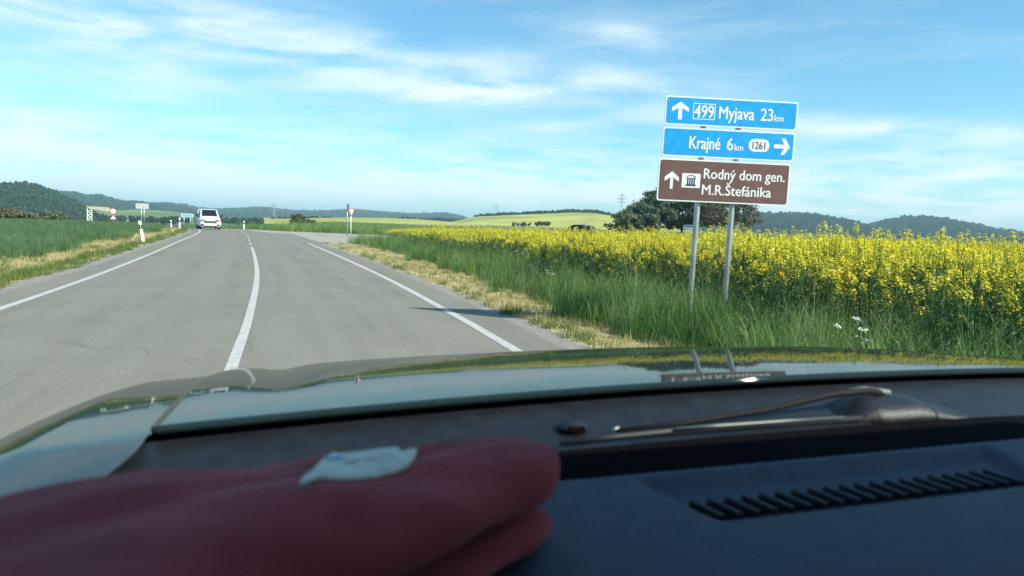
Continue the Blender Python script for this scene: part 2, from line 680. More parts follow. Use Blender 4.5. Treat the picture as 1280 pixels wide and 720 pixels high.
for k in range(5):
    tag(ribbon('road_marking', -0.055, 0.055, 0.016, m_paint, 39 + k * 5.2, 42 + k * 5.2), 'short white centre line dash beyond the solid line by the junction', 'road marking', 'centre line dashes', 'structure')
tag(ribbon('road_marking', -0.058, 0.058, 0.016, m_paint, 66, 150), 'white centre line beyond the junction where the road bends', 'road marking', kind='structure')
tag(ribbon('road_marking', 3.04, 3.18, 0.016, m_paint, -30, 43.5), 'solid white edge line on the right side of the road', 'road marking', kind='structure')
for k in range(4):
    tag(ribbon('road_marking', 3.04, 3.18, 0.016, m_paint, 45.5 + k * 5.0, 47.5 + k * 5.0), 'short white edge dash across the mouth of the side road', 'road marking', 'dashes across the junction', 'structure')
tag(ribbon('road_marking', 3.04, 3.18, 0.016, m_paint, 68, 170), 'white edge line right of the road beyond the junction', 'road marking', kind='structure')

# side road: leaves to the right and runs behind the rapeseed field
SP = catmull([(-17.6, 60.5), (-12, 65.0), (-3, 70.5), (8, 76.0), (25, 83.0), (48, 90), (80, 97), (130, 104)], 1.0)
ST = np.gradient(SP, axis=0)
ST /= np.linalg.norm(ST, axis=1)[:, None]
SN = np.column_stack([ST[:, 1], -ST[:, 0]])
SSs = np.concatenate([[0], np.cumsum(np.linalg.norm(np.diff(SP, axis=0), axis=1))])
flare = 3.2 + 16.0 * np.exp(-(SSs / 7.5) ** 1.3)
flare_l = 3.2 + 14.0 * np.exp(-(SSs / 6.5) ** 1.3)
a = SP + SN * flare[:, None]
b = SP - SN * flare_l[:, None]
nS = len(SP)
vs = np.concatenate([np.column_stack([a, np.full(nS, 0.009)]), np.column_stack([b, np.full(nS, 0.009)])])
fc = np.array([(i + nS, i, i + 1, i + 1 + nS) for i in range(nS - 1)])
side = mobj('side_road', vs, fc, m_side)
side.data.uv_layers.new(name='UVMap')
tag(side, 'pale side road leaving to the right behind the rapeseed', 'road', kind='structure')

tag(ribbon('junction_apron', 3.5, lambda s: 3.75 + 6.5 * sstep(41, 52, s) * sstep(80, 66, s), 0.0075, m_side, 41, 82, nx=4),
    'pale dusty apron where the side road meets the main road', 'road', kind='structure')

# ------------------------------------------------------------------ far land
m_field_y = mat('far_yellow_green_field', (0.36, 0.36, 0.07), 0.95, var=0.3, scale=0.012, coords='Object', detail=6)
m_field_g = mat('far_green_field', (0.13, 0.19, 0.05), 0.95, var=0.35, scale=0.01, coords='Object', detail=6)
m_field_b = mat('far_ploughed_field', (0.22, 0.17, 0.11), 0.95, var=0.3, scale=0.05, coords='Object')
m_forest = mat('far_forest_floor', (0.035, 0.065, 0.03), 0.95, var=0.5, scale=0.02, coords='Object', detail=8)


def pix_azel(u, v):
    d = ray(u, v)
    return math.atan2(d.x, d.y), math.atan2(d.z, math.hypot(d.x, d.y))


def landform(name, sky_px, D, front, back, m, label, cat, base=-14.0, na=160, nr=40, rough=0.0, z0=None, lower=0.0, power=1.0, over=8):
    """a hill: ridge whose height follows a skyline, rising from its foot at D-front and falling behind to D+back"""
    azs, els = zip(*[pix_azel(*p) for p in sky_px])
    order = np.argsort(azs)
    azs, els = np.array(azs)[order], np.array(els)[order]
    aa = np.linspace(azs[0], azs[-1], na)
    top = np.interp(aa, azs, els)
    kern = np.ones(5) / 5
    top = np.convolve(np.pad(top, 2, mode='edge'), kern, 'valid')
    topz = CAM_H + np.tan(top) * D - lower
    rr = np.concatenate([np.linspace(D - front, D, nr), np.linspace(D, D + back, nr // 2)[1:]])
    prof = np.where(rr <= D, sstep(D - front, D, rr) ** power, 1 - sstep(D, D + back, rr))
    wob = 1 + 0.0 * rr
    Z = base + (topz[:, None] - base) * prof[None, :]
    if rough:
        Z += rough * (np.sin(aa[:, None] * 90 + rr[None] * 0.013) + np.sin(aa[:, None] * 51 - rr[None] * 0.021)) * prof[None] * (1 - prof[None]) * 2
    X = rr[None] * np.sin(aa[:, None])
    Y = rr[None] * np.cos(aa[:, None])
    nR = len(rr)
    i, j = np.meshgrid(np.arange(na - 1), np.arange(nR - 1), indexing='ij')
    q = i * nR + j
    fc = np.stack([q, q + nR, q + nR + 1, q + 1], -1).reshape(-1, 4)[:, ::-1]
    o = mobj(name, np.column_stack([X.ravel(), Y.ravel(), Z.ravel()]), fc, m, smooth=True)
    tag(o, label, cat, kind='structure')
    return aa, rr, Z, o


hillA = landform('hill', [(-260, 262), (-180, 248), (-90, 236), (0, 231), (30, 231), (50, 235), (70, 243), (90, 252), (105, 259), (115, 266), (125, 273), (140, 281)], 1100, 420, 300, m_forest,
                 'dark wooded hill at the far left beyond the green crop', 'hill', lower=7)
hillB = landform('hill', [(-100, 246), (20, 242), (60, 241), (80, 240.5), (100, 243), (112, 246), (122, 244), (138, 249), (150, 252), (175, 254), (210, 257), (235, 262), (262, 268)], 2300, 900, 400, m_forest,
                 'blue-green wooded ridge behind the dark hill on the left', 'hill', base=-20, lower=9)
hillM = landform('hill', [(60, 268), (120, 264), (165, 262), (200, 263), (230, 266), (260, 270), (300, 274), (340, 277)], 1250, 480, 300, m_field_g,
                 'pale green meadow slope below the ridges on the left', 'hill', base=-14)
hillR = landform('hill', [(130, 258), (170, 257), (200, 255), (225, 256), (240, 260), (262, 262.5), (285, 262.5), (300, 261.5), (330, 260), (345, 262), (360, 264), (390, 265), (410, 264.5), (440, 263.5), (460, 264.5), (490, 267), (515, 269), (530, 268), (545, 267), (560, 268), (575, 271), (588, 276), (605, 281)], 3300, 1500, 500, m_forest,
                 'long blue wooded ridge behind the road and fields', 'hill', base=-22, lower=8)
hillC = landform('hill', [(860, 276), (900, 269), (950, 267), (990, 267), (1020, 269), (1050, 274), (1080, 281), (1100, 287), (1130, 296)], 1900, 700, 400, m_forest,
                 'dark wooded hill right of the trees behind the rapeseed', 'hill', base=-6, lower=8)
hillD = landform('hill', [(1040, 296), (1075, 284), (1110, 275), (1130, 272), (1155, 271), (1180, 274), (1210, 280), (1240, 286), (1280, 292), (1340, 297), (1420, 304), (1500, 311)], 2200, 800, 400, m_forest,
                 'round wooded hill at the far right behind the rapeseed', 'hill', base=-6, lower=8)
hillE = landform('field', [(330, 281), (360, 275), (390, 272.5), (430, 272), (480, 272.5), (520, 274), (560, 277), (600, 281), (640, 284)], 520, 330, 260, m_field_y,
                 'yellow-green field beyond the side road under the blue ridge', 'field', base=-0.6)
hillF = landform('field', [(545, 281), (575, 275), (595, 271), (640, 269), (680, 267.5), (720, 266), (745, 267), (765, 270), (800, 276), (860, 286)], 900, 480, 320, m_field_y,
                 'yellow-green hillside field below the far wood', 'field', base=-0.8)
# ploughed strip and a straw-coloured strip in front of the hillside
def patch(name, px, z, m, label):
    P = [gp(u, v, z) for u, v in px]
    o = mobj(name, [(p.x, p.y, z) for p in P], [tuple(range(len(P)))], m)
    return tag(o, label, 'field', kind='structure')


patch('field', [(500, 282.2), (560, 284.0), (800, 292.4), (800, 290.2), (560, 281.6), (500, 279.6)], 0.02, m_field_b, 'brown ploughed field strip behind the rapeseed')


def leafcloud(n, rad, size, seed, clumps=12, flat=1.0):
    g = np.random.default_rng(seed)
    cc = g.normal(0, 1, (clumps, 3))
    cc /= np.linalg.norm(cc, axis=1)[:, None]
    cc *= g.uniform(0.35, 0.8, (clumps, 1))
    k = g.integers(0, clumps, n)
    d = g.normal(0, 1, (n, 3))
    d /= np.linalg.norm(d, axis=1)[:, None]
    P = cc[k] + d * g.uniform(0.1, 1.25, (n, 1)) ** 0.7 * g.uniform(0.28, 0.48, (clumps, 1))[k]
    P = P * np.array(rad)
    a = g.normal(0, 1, (n, 3))
    a /= np.linalg.norm(a, axis=1)[:, None]
    b = np.cross(a, g.normal(0, 1, (n, 3)))
    b /= np.linalg.norm(b, axis=1)[:, None]
    s = size * g.uniform(0.6, 1.3, (n, 1))
    V = np.stack([P - a * s, P - b * s * 0.6, P + a * s, P + b * s * 0.6], 1).reshape(-1, 3)
    F = np.arange(n * 4).reshape(-1, 4)
    return V, F


m_crown_far = leafmat('far_crown_leaves', [(0.03, 0.075, 0.032), (0.04, 0.09, 0.038), (0.055, 0.108, 0.042)], 0.3, tscale=0.008)
far_crowns = []
for q in range(3):
    V, F = leafcloud(220, (4.6, 4.6, 4.6), 1.25, 50 + q, 9)
    V[:, 2] += 4.6
    far_crowns.append(mobj('wood_crown', V, F, m_crown_far, linkit=False))


def forest(hill, n, label, smin, smax, rmin=0.25, azlo=0.0, azhi=1.0, ridge_only=False):
    aa, rr, Z, o = hill
    D = rr[np.argmax(Z.max(0))]
    ia = rng.uniform(azlo, azhi, n) * (len(aa) - 1.01)
    lim = np.searchsorted(rr, D)
    jr = (rmin + (1.03 - rmin) * rng.uniform(0, 1, n) ** 0.8) * lim
    i0, j0 = ia.astype(int), np.minimum(jr.astype(int), len(rr) - 2)
    fa, fr = ia - i0, jr - j0
    z = Z[i0, j0] * (1 - fr) + Z[i0, j0 + 1] * fr
    A2 = aa[i0] + (aa[1] - aa[0]) * fa
    r2 = rr[j0] * (1 - fr) + rr[j0 + 1] * fr
    pts = np.column_stack([r2 * np.sin(A2), r2 * np.cos(A2), z - 1.0])
    s = rng.uniform(smin, smax, n)
    rot = np.column_stack([np.zeros(n), np.zeros(n), rng.uniform(0, 6.28, n)])
    return scatter('far_wood', pts, far_crowns, rot, np.column_stack([s, s, s * rng.uniform(0.7, 1.2, n)]), rng.integers(0, 3, n), label, 'wood')


forest(hillA, 7500, 'dense wood covering the dark hill at the far left', 0.7, 1.2, 0.1)
forest(hillB, 7500, 'wood on the blue-green ridge behind the left hill', 1.0, 1.6, 0.3)
forest(hillR, 10000, 'wood along the long blue ridge in the distance', 1.1, 1.8, 0.35)
forest(hillC, 3600, 'wood on the hill right of the roadside trees', 0.9, 1.4, 0.2)
forest(hillD, 5600, 'wood on the round hill at the far right', 0.9, 1.5, 0.2)


def wood_line(px, dist, n, depth, smin, smax, label, zbase=None):
    us = np.array([p[0] for p in px], float)
    v_ = np.array([p[1] for p in px], float)
    u = rng.uniform(us[0], us[-1], n)
    v = np.interp(u, us, v_)
    P = np.array([at(a, b, dist + c) for a, b, c in zip(u, v, rng.uniform(0, depth, n))])
    s = rng.uniform(smin, smax, n)
    P[:, 2] -= 7 * s
    rot = np.column_stack([np.zeros(n), np.zeros(n), rng.uniform(0, 6.28, n)])
    return scatter('far_wood', P, far_crowns, rot, np.column_stack([s, s, s]), rng.integers(0, 3, n), label, 'wood')


wood_line([(594, 271), (606, 268), (640, 267), (680, 265), (720, 263), (745, 264), (765, 268), (778, 273)], 905, 260, 60, 0.55, 0.9, 'dark strip of wood on top of the hillside field')
wood_line([(340, 273), (360, 272.5), (380, 271.5), (400, 271.5), (420, 273)], 700, 60, 40, 0.35, 0.6, 'thin line of far trees left of the yellow-green field')
wood_line([(630, 279.5), (660, 279), (690, 277), (700, 279)], 480, 14, 10, 0.28, 0.4, 'low hedge bushes at the foot of the hillside field')
wood_line([(128, 272), (160, 272), (200, 272.5), (240, 273), (330, 274), (350, 276)], 640, 160, 120, 0.4, 0.8, 'hedges and bushes below the meadow slope on the left')
wood_line([(500, 272), (530, 273), (570, 274), (590, 276)], 1000, 60, 60, 0.5, 0.8, 'far trees right of the yellow-green field under the ridge')

# ------------------------------------------------------------------ crops and grass
RCc, RNc, RTc, RSc = RC[::3], RN[::3], RT[::3], (RS - S0)[::3]
SPc, SNc = SP[::2], SN[::2]


def road_off(xy):
    """signed distance right of the road's centre line, and distance along it"""
    out = np.empty(len(xy))
    al = np.empty(len(xy))
    for i in range(0, len(xy), 4000):
        p = xy[i:i + 4000]
        d = p[:, None, :] - RCc[None]
        k = np.argmin((d ** 2).sum(-1), 1)
        dd = d[np.arange(len(p)), k]
        out[i:i + 4000] = (dd * RNc[k]).sum(1)
        al[i:i + 4000] = RSc[k] + (dd * RTc[k]).sum(1)
    return out, al


def side_off(xy):
    out = np.empty(len(xy))
    for i in range(0, len(xy), 4000):
        p = xy[i:i + 4000]
        d = p[:, None, :] - SPc[None]
        k = np.argmin((d ** 2).sum(-1), 1)
        dd = d[np.arange(len(p)), k]
        s = (dd * SNc[k]).sum(1)
        out[i:i + 4000] = np.sign(s) * np.sqrt((dd ** 2).sum(1))
    return out


def polar_samples(r0, r1, a0, a1, dens):
    n = int(0.5 * (r1 * r1 - r0 * r0) * R(a1 - a0) * dens)
    r = np.sqrt(rng.uniform(r0 * r0, r1 * r1, n))
    a = rng.uniform(R(a0), R(a1), n)
    return np.column_stack([r * np.sin(a), r * np.cos(a)])


def wavy(xy, sc=0.25, seed=0):
    x, y = xy[:, 0] * sc, xy[:, 1] * sc
    return (np.sin(x * 1.7 + seed) * np.cos(y * 1.3 - seed) + np.sin(x * 3.1 - y * 2.3 + seed) * 0.6 + np.sin(x * 6.7 + y * 5.1) * 0.3) / 1.9


m_rape_g = leafmat('rapeseed_green', [(0.085, 0.17, 0.075), (0.13, 0.235, 0.095), (0.19, 0.30, 0.115)], 0.42)
m_rape_y = leafmat('rapeseed_petals', [(0.78, 0.64, 0.03), (0.82, 0.73, 0.05), (0.86, 0.80, 0.10)], 0.35)
m_grass = leafmat('tall_grass_blades', [(0.10, 0.21, 0.06), (0.17, 0.30, 0.08), (0.34, 0.42, 0.16)], 0.45, tscale=0.8)
m_grass_pale = leafmat('grass_heads', [(0.30, 0.36, 0.13), (0.45, 0.46, 0.24)], 0.3)
m_straw = leafmat('dry_mown_grass', [(0.44, 0.35, 0.16), (0.56, 0.47, 0.24), (0.34, 0.34, 0.13)], 0.25, tscale=0.7)
m_short = leafmat('short_green_grass', [(0.06, 0.12, 0.025), (0.12, 0.19, 0.04), (0.2, 0.22, 0.07)], 0.3)
m_crop = leafmat('cereal_blades', [(0.09, 0.18, 0.075), (0.125, 0.225, 0.095), (0.20, 0.30, 0.135)], 0.4, tscale=0.5)
m_white_fl = leafmat('white_flowers', [(0.65, 0.66, 0.58), (0.8, 0.8, 0.74)], 0.3)


def strip(g, p0, dirv, L, wd, bend, seg, rnd, mi=0):
    """one tapering, bending blade"""
    d = Vector(dirv)
    side_ = Vector((-d.y, d.x, 0)).normalized() if (d.x or d.y) else Vector((1, 0, 0))
    p = Vector(p0)
    prev = None
    up = Vector((d.x * 0.12, d.y * 0.12, 1)).normalized()
    vs, fs = [], []
    for i in range(seg + 1):
        t = i / seg
        hw = wd * (1 - t ** 1.5) * 0.5 + 0.0004
        vs += [tuple(p - side_ * hw), tuple(p + side_ * hw)]
        v = (up + Vector((d.x, d.y, -0.25)) * bend * t * t * 1.6).normalized()
        p = p + v * (L / seg)
    for i in range(seg):
        fs.append((2 * i, 2 * i + 1, 2 * i + 3, 2 * i + 2))
    g.add(vs, fs, mi)
    return p


def grass_clump(seed, n, rad, hmin, hmax, wd, bend, mats, heads=0.0, white=0, windy=False):
    rnd = random.Random(seed)
    g = G()
    for i in range(n):
        a = rnd.uniform(0, 6.283)
        r = rad * math.sqrt(rnd.random())
        q = rnd.gauss(0, 0.75) if windy else rnd.uniform(0, 6.283)
        tip = strip(g, (r * math.cos(a), r * math.sin(a), -0.01), (math.cos(q), math.sin(q), 0), rnd.uniform(hmin, hmax), wd * rnd.uniform(0.6, 1.3), bend * rnd.uniform(0.1, 1.4), 3, rnd)
        if rnd.random() < heads:
            for k in range(5):
                c = tip + Vector((math.cos(q) * k * .016, math.sin(q) * k * .016, k * 0.010 - 0.01))
                e = Vector((rnd.uniform(-.004, .02), rnd.uniform(-.012, .012), rnd.uniform(-.004, .018)))
                wv = Vector((0, 0, .0035)) if abs(e.z) < .01 else Vector((.002, .003, 0))
                g.add([c - wv, c + wv, c + e + wv * .4, c + e - wv * .4], [(0, 1, 2, 3)], 1)
    for i in range(white):
        c0 = Vector((rnd.uniform(-rad, rad), rnd.uniform(-rad, rad), 0))
        hh = rnd.uniform(hmax * 0.95, hmax * 1.2)
        g.tube([c0, c0 + Vector((0.02, 0.01, hh))], 0.003, 3, 0, False)
        for k in range(24):
            a = rnd.uniform(0, 6.283)
            r = 0.034 * math.sqrt(rnd.random())
            c = c0 + Vector((0.02 + r * math.cos(a), 0.01 + r * math.sin(a), hh + 0.01 - r * 0.2))
            s = 0.0055
            t1, t2 = rnd.uniform(-.006, .006), rnd.uniform(-.006, .006)
            c.z += rnd.uniform(-.008, .008)
            g.add([c + Vector((-s, -s, t1)), c + Vector((s, -s, t2)), c + Vector((s, s, -t1)), c + Vector((-s, s, -t2))], [(0, 1, 2, 3)], 2)
    return g.obj('grass_tuft', mats, linkit=False)


def rape_plant(seed, bloom=1.0):
    rnd = random.Random(seed)
    g = G()
    hh = 1.0 * rnd.uniform(0.92, 1.06)
    lean = Vector((rnd.uniform(-.08, .08), rnd.uniform(-.08, .08), 0))
    top = Vector((0, 0, hh)) + lean
    g.tube([(0, 0, -0.02), lean * 0.4 + Vector((0, 0, hh * 0.5)), top], [0.008, 0.006, 0.003], 3, 0, False)
    tips = [top]
    for i in range(rnd.randint(4, 7)):
        t = rnd.uniform(0.15, 0.85)
        b = lean * t + Vector((0, 0, hh * t))
        a = rnd.uniform(0, 6.283)
        L = (1.0 - t) * hh * rnd.uniform(0.5, 1.15) + 0.08
        sp = rnd.uniform(0.10, 0.26)
        e = b + Vector((math.cos(a) * sp, math.sin(a) * sp, L))
        m = b + Vector((math.cos(a) * sp * 0.7, math.sin(a) * sp * 0.7, L * 0.45))
        g.tube([b, m, e], [0.0045, 0.0035, 0.002], 3, 0, False)
        tips.append(e)
    for e in tips:                                     # racemes of four-petalled flowers
        if rnd.random() > bloom: continue
        n = rnd.randint(12, 20)
        for k in range(n):
            t = k / n
            a = k * 2.4 + rnd.uniform(-.3, .3)
            r = 0.042 * (1 - t * 0.6) * rnd.uniform(0.7, 1.2)
            c = e + Vector((math.cos(a) * r, math.sin(a) * r, -0.06 + 0.085 * t + rnd.uniform(-.01, .01)))
            s = rnd.uniform(0.0115, 0.0165)
            ax = Vector((rnd.uniform(-1, 1), rnd.uniform(-1, 1), rnd.uniform(-.5, .5))).normalized()
            bx = ax.cross(Vector((math.cos(a) * .5, math.sin(a) * .5, 1))).normalized()
            g.add([c - ax * s, c - bx * s, c + ax * s, c + bx * s], [(0, 1, 2, 3)], 1)
    for i in range(rnd.randint(18, 25)):                # leaves
        t = rnd.uniform(0.05, 0.75) ** 1.1
        a = rnd.uniform(0, 6.283)
        b = lean * t + Vector((0, 0, hh * t))
        L = 0.19 * (1 - t * 0.7) * rnd.uniform(0.7, 1.2)
        wd = L * 0.3
        dv = Vector((math.cos(a), math.sin(a), rnd.uniform(-.1, .6))).normalized()
        sd = Vector((-math.sin(a), math.cos(a), rnd.uniform(-.3, .3)))
        b2 = b + dv * L * 0.2
        g.add([b, b2 + dv * L * .25 - sd * wd * .5, b2 + dv * L * .8 - Vector((0, 0, L * .25)), b2 + dv * L * .25 + sd * wd * .5], [(0, 1, 2, 3)], 0)
    for i in range(10):                                # thin seed pods below the flowers
        e = tips[rnd.randrange(len(tips))]
        a = rnd.uniform(0, 6.283)
        c = e + Vector((0, 0, -rnd.uniform(0.1, 0.26)))
        q = c + Vector((math.cos(a) * .04, math.sin(a) * .04, .035))
        g.add([c, c + Vector((0, 0, .004)), q + Vector((0, 0, .003)), q], [(0, 1, 2, 3)], 0)
    return g.obj('rapeseed_plant', [m_rape_g, m_rape_y], linkit=False)


rape_vars = [rape_plant(100 + i, (1, 1, .9, .95, .7, .5)[i]) for i in range(6)]
xy = np.vstack([polar_samples(8, 20, -30, 46, 19), polar_samples(20, 34, -30, 45, 11), polar_samples(34, 60, -22, 44, 5.5), polar_samples(60, 110, -14, 42, 3.0)])
o_, s_ = road_off(xy)
so = side_off(xy)
edge_ = 7.0 + 0.45 * np.sin(s_ * 0.7) + 0.25 * np.sin(s_ * 2.3) + 2.5 * sstep(30, 48, s_)
keep = (o_ > edge_) & (so > 5.5) & (np.hypot(xy[:, 0], xy[:, 1]) < 100)
xy, o_, edge_ = xy[keep], o_[keep], edge_[keep]
hm = 1.38 + 0.05 * wavy(xy, 0.35, 1.0) + rng.normal(0, 1, len(xy)) * (0.075 - 0.045 * sstep(12, 26, xy[:, 1]))
hm *= 0.86 + 0.14 * sstep(0, 1.2, o_ - edge_)
hm *= (1 - 0.10 * sstep(14, 30, xy[:, 1]) - 0.16 * sstep(28, 55, xy[:, 1])) * (0.72 + 0.28 * sstep(5.5, 18, so[keep]))
hm += (rng.uniform(0, 1, len(xy)) < 0.02) * 0.12
quick_scatter('rapeseed_crop', xy, rape_vars, 0.95, 1.2, 'field of yellow flowering rapeseed on the right of the road', 'rapeseed', 0.05, 0.0, hmul=hm / 1.12, zfree=True)

# tall green grass between the mown verge and the rapeseed
tall = [grass_clump(200 + i, 34, 0.13, 0.28, 0.78, 0.0065, 1.7, [m_grass, m_grass_pale, m_white_fl], heads=0.22, windy=True) for i in range(4)] + \
       [grass_clump(210, 26, 0.13, 0.3, 0.65, 0.012, 1.3, [m_grass, m_grass_pale, m_white_fl], heads=0.05, windy=True)]
xy = np.vstack([polar_samples(6, 16, -30, 50, 26), polar_samples(16, 32, -30, 40, 15), polar_samples(32, 62, -22, 12, 8)])
o_, s_ = road_off(xy)
so = side_off(xy)
inner = 5.05 + 0.25 * np.sin(s_ * 1.1) + 0.2 * np.sin(s_ * 2.7 + 1) + 0.8 * sstep(8, 30, s_)
outer = 8.2 + 2.5 * sstep(30, 48, s_)
keep = (o_ > inner) & (o_ < outer) & (so > np.where(s_ > 30, 6.0, 4.3)) & (s_ < 46)
xy = xy[keep]
o_, inner = o_[keep], inner[keep]
hm = (0.72 + 0.28 * sstep(0, 0.7, o_ - inner)) * (1 - 0.25 * sstep(1.2, 2.6, o_ - inner)) * (1 + 0.26 * wavy(xy, 0.8, 2.0))
quick_scatter('tall_grass', xy, tall, 0.8, 1.35, 'tall green grass between the mown verge and the rapeseed', 'grass', 0.16, 0.1, hmul=hm, wind=0.25)
# white-flowered weeds
wf = [grass_clump(240 + i, 14, 0.12, 0.3, 0.55, 0.012, 0.8, [m_grass, m_grass_pale, m_white_fl], white=3) for i in range(2)]
k = (wavy(xy, 0.5, 5.0) > 0.25) & (rng.uniform(0, 1, len(xy)) < 0.009)
quick_scatter('white_flowering_weed', xy[k], wf, 0.8, 1.2, 'white-flowered weeds scattered through the tall roadside grass', 'weed')

bw = [rape_plant(150 + i, 0.0) for i in range(3)]
k = (wavy(xy, 0.7, 8.0) > -0.1) & (rng.uniform(0, 1, len(xy)) < 0.16)
quick_scatter('broadleaf_weed', xy[k], bw, 0.42, 0.68, 'leafy green weeds growing among the tall roadside grass', 'weed', 0.2)

# mown verge right, mown verge left
straw = [grass_clump(260 + i, 26, 0.10, 0.04, 0.13, 0.006, 2.2, [m_straw]) for i in range(3)] + [grass_clump(270, 24, 0.10, 0.05, 0.14, 0.006, 1.3, [m_short])]
short = [grass_clump(280 + i, 28, 0.10, 0.06, 0.17, 0.006, 1.2, [m_short]) for i in range(3)]
xy = np.vstack([polar_samples(5, 15, -40, 30, 55), polar_samples(15, 30, -40, 10, 26), polar_samples(30, 62, -30, -4, 11)])
o_, s_ = road_off(xy)
so = side_off(xy)
inner = 4.02 + 0.12 * rag(s_)
outer = 5.35 + 0.9 * sstep(8, 30, s_)
kr = (o_ > inner) & (o_ < outer) & (s_ < 44) & (so > 3.6)
w1 = wavy(xy, 1.4, 3.0) + rng.normal(0, 0.25, len(xy))
greenedge = (o_ < inner + 0.28) | (o_ > outer - 0.35)
ks = kr & ~(greenedge & (w1 > 0.1)) & (w1 < 0.85)
kg = kr & ~ks
quick_scatter('mown_grass', xy[ks], straw, 0.8, 1.4, 'dry yellow mown grass on the right verge', 'grass', 0.25)
quick_scatter('green_grass_fringe', xy[kg], short, 0.7, 1.3, 'short green grass fringing the right verge', 'grass', 0.15)
xy = np.vstack([polar_samples(8, 22, -48, -20, 34), polar_samples(22, 45, -42, -18, 17), polar_samples(45, 95, -36, -16, 7)])
o_, s_ = road_off(xy)
o_ = -o_
inner = 4.4 + 0.12 * rag(s_ + 20)
w1 = wavy(xy, 0.9, 4.0) + rng.normal(0, 0.25, len(xy))
kr = (o_ > inner) & (o_ < 7.3) & (s_ < 90)
ks = kr & (o_ > inner + 0.75) & (w1 < 0.55)
kg = kr & ~ks
quick_scatter('mown_grass', xy[ks], straw, 0.9, 1.6, 'dry yellow mown grass on the left verge', 'grass', 0.25)
quick_scatter('green_grass_fringe', xy[kg], short, 0.8, 1.6, 'short green grass fringing the left verge', 'grass', 0.15)

# green cereal crop on the left
crop = [grass_clump(300 + i, 34, 0.16, 0.45, 0.70, 0.010, 0.6, [m_crop, m_grass_pale], heads=0.0) for i in range(4)]
xy = np.vstack([polar_samples(12, 30, -52, -24, 17), polar_samples(30, 60, -52, -18, 9), polar_samples(60, 120, -50, -18, 4)])
o_, s_ = road_off(xy)
o_ = -o_
edge_ = 6.5 + 0.4 * np.sin(s_ * 0.4) + 0.25 * np.sin(s_ * 1.7)
keep = (o_ > edge_)
xy, o_, edge_ = xy[keep], o_[keep], edge_[keep]
hm = 0.74 * (0.8 + 0.2 * sstep(0, 1.2, o_ - edge_)) * (1 + 0.10 * wavy(xy, 0.5, 6.0))
quick_scatter('cereal_crop', xy, crop, 0.9, 1.3, 'green cereal crop on the left of the road', 'crop', 0.08, 0.05, hmul=hm)

# rough grass beyond the side road and around the bend
xy = np.vstack([polar_samples(55, 100, -26, 6, 4.5), polar_samples(100, 170, -24, 20, 1.2)])
o_, s_ = road_off(xy)
so = side_off(xy)
keep = (o_ > 4.6) & (so < -3.6 - 9 * sstep(22, 6, np.hypot(xy[:, 0] + 17.6, xy[:, 1] - 60.5)))
xy = xy[keep]
quick_scatter('rough_grass', xy, tall + straw[:1], 0.9, 1.5, 'rough green grass on the far side of the side road', 'grass', 0.15)

# ------------------------------------------------------------------ trees and bushes
m_bark = mat('bark', (0.10, 0.085, 0.07), 0.95, var=0.4, scale=4, bump=0.6, bscale=12)
LEAF = {
    'dark': leafmat('leaves_dark', [(0.09, 0.14, 0.09), (0.13, 0.19, 0.115), (0.18, 0.24, 0.145)], 0.35, tscale=0.3),
    'mid': leafmat('leaves_mid', [(0.10, 0.135, 0.075), (0.15, 0.185, 0.10), (0.20, 0.235, 0.13)], 0.3, tscale=0.3),
    'brown': leafmat('leaves_brownish', [(0.10, 0.105, 0.06), (0.15, 0.14, 0.08), (0.20, 0.19, 0.11)], 0.25, tscale=0.3),
}


def tree(base, height, spread, leaves, nleaf, size, seed, label, group, trunk_frac=0.3, lobes=15, name='tree', cat='tree'):
    rnd = random.Random(seed)
    g_ = np.random.default_rng(seed)
    root = empty(name, base, rnd.uniform(0, 6), label, cat, group)
    g = G()
    th = height * trunk_frac
    r0 = height * 0.026
    g.tube([(0, 0, -0.3), (0.05, 0, th * 0.5), (rnd.uniform(-.2, .2), rnd.uniform(-.2, .2), th), (rnd.uniform(-.5, .5), rnd.uniform(-.5, .5), height * 0.8)], [r0 * 1.25, r0, r0 * 0.8, r0 * 0.2], 8)
    V_, F_ = [], []
    off = 0
    for i in range(lobes):
        a = i * 2.4 + rnd.uniform(-.4, .4)
        t = (i + 0.5) / lobes
        zc = th + (height - th) * (0.15 + 0.75 * t)
        rad = spread * (0.66 * math.sin(math.pi * min(1, 0.25 + 0.72 * t)) + 0.05) * rnd.uniform(0.7, 1.1)
        e = Vector((math.cos(a) * rad, math.sin(a) * rad, zc))
        s0 = Vector((0, 0, th * 0.8 + (zc - th) * 0.45))
        mid = s0.lerp(e, 0.5) + Vector((0, 0, rnd.uniform(-.2, .5)))
        g.tube([s0, mid, e], [r0 * 0.5, r0 * 0.3, r0 * 0.1], 5, 0, False)
        for k in range(3):
            q = e + Vector((rnd.uniform(-1, 1), rnd.uniform(-1, 1), rnd.uniform(-.3, 1))) * spread * 0.3
            g.tube([mid.lerp(e, 0.5), q], [r0 * 0.16, r0 * 0.05], 4, 0, False)
        V, F = leafcloud(nleaf // lobes, (spread * 0.42, spread * 0.42, (height - th) * 0.22), size, seed * 31 + i, 9)
        V += np.array(e)
        V_.append(V)
        F_.append(F + off)
        off += len(V)
    g.obj('trunk', m_bark, root, smooth=True)
    mobj('crown', np.vstack(V_), np.vstack(F_), LEAF[leaves], root)
    return root


def tree_at(u, vtop, dist, *a, **k):
    p = at(u, 290, dist)
    z = Hs(p.x, p.y)
    top = at(u, vtop, dist).z
    return tree((p.x, p.y, z), top - z, *a, **k)


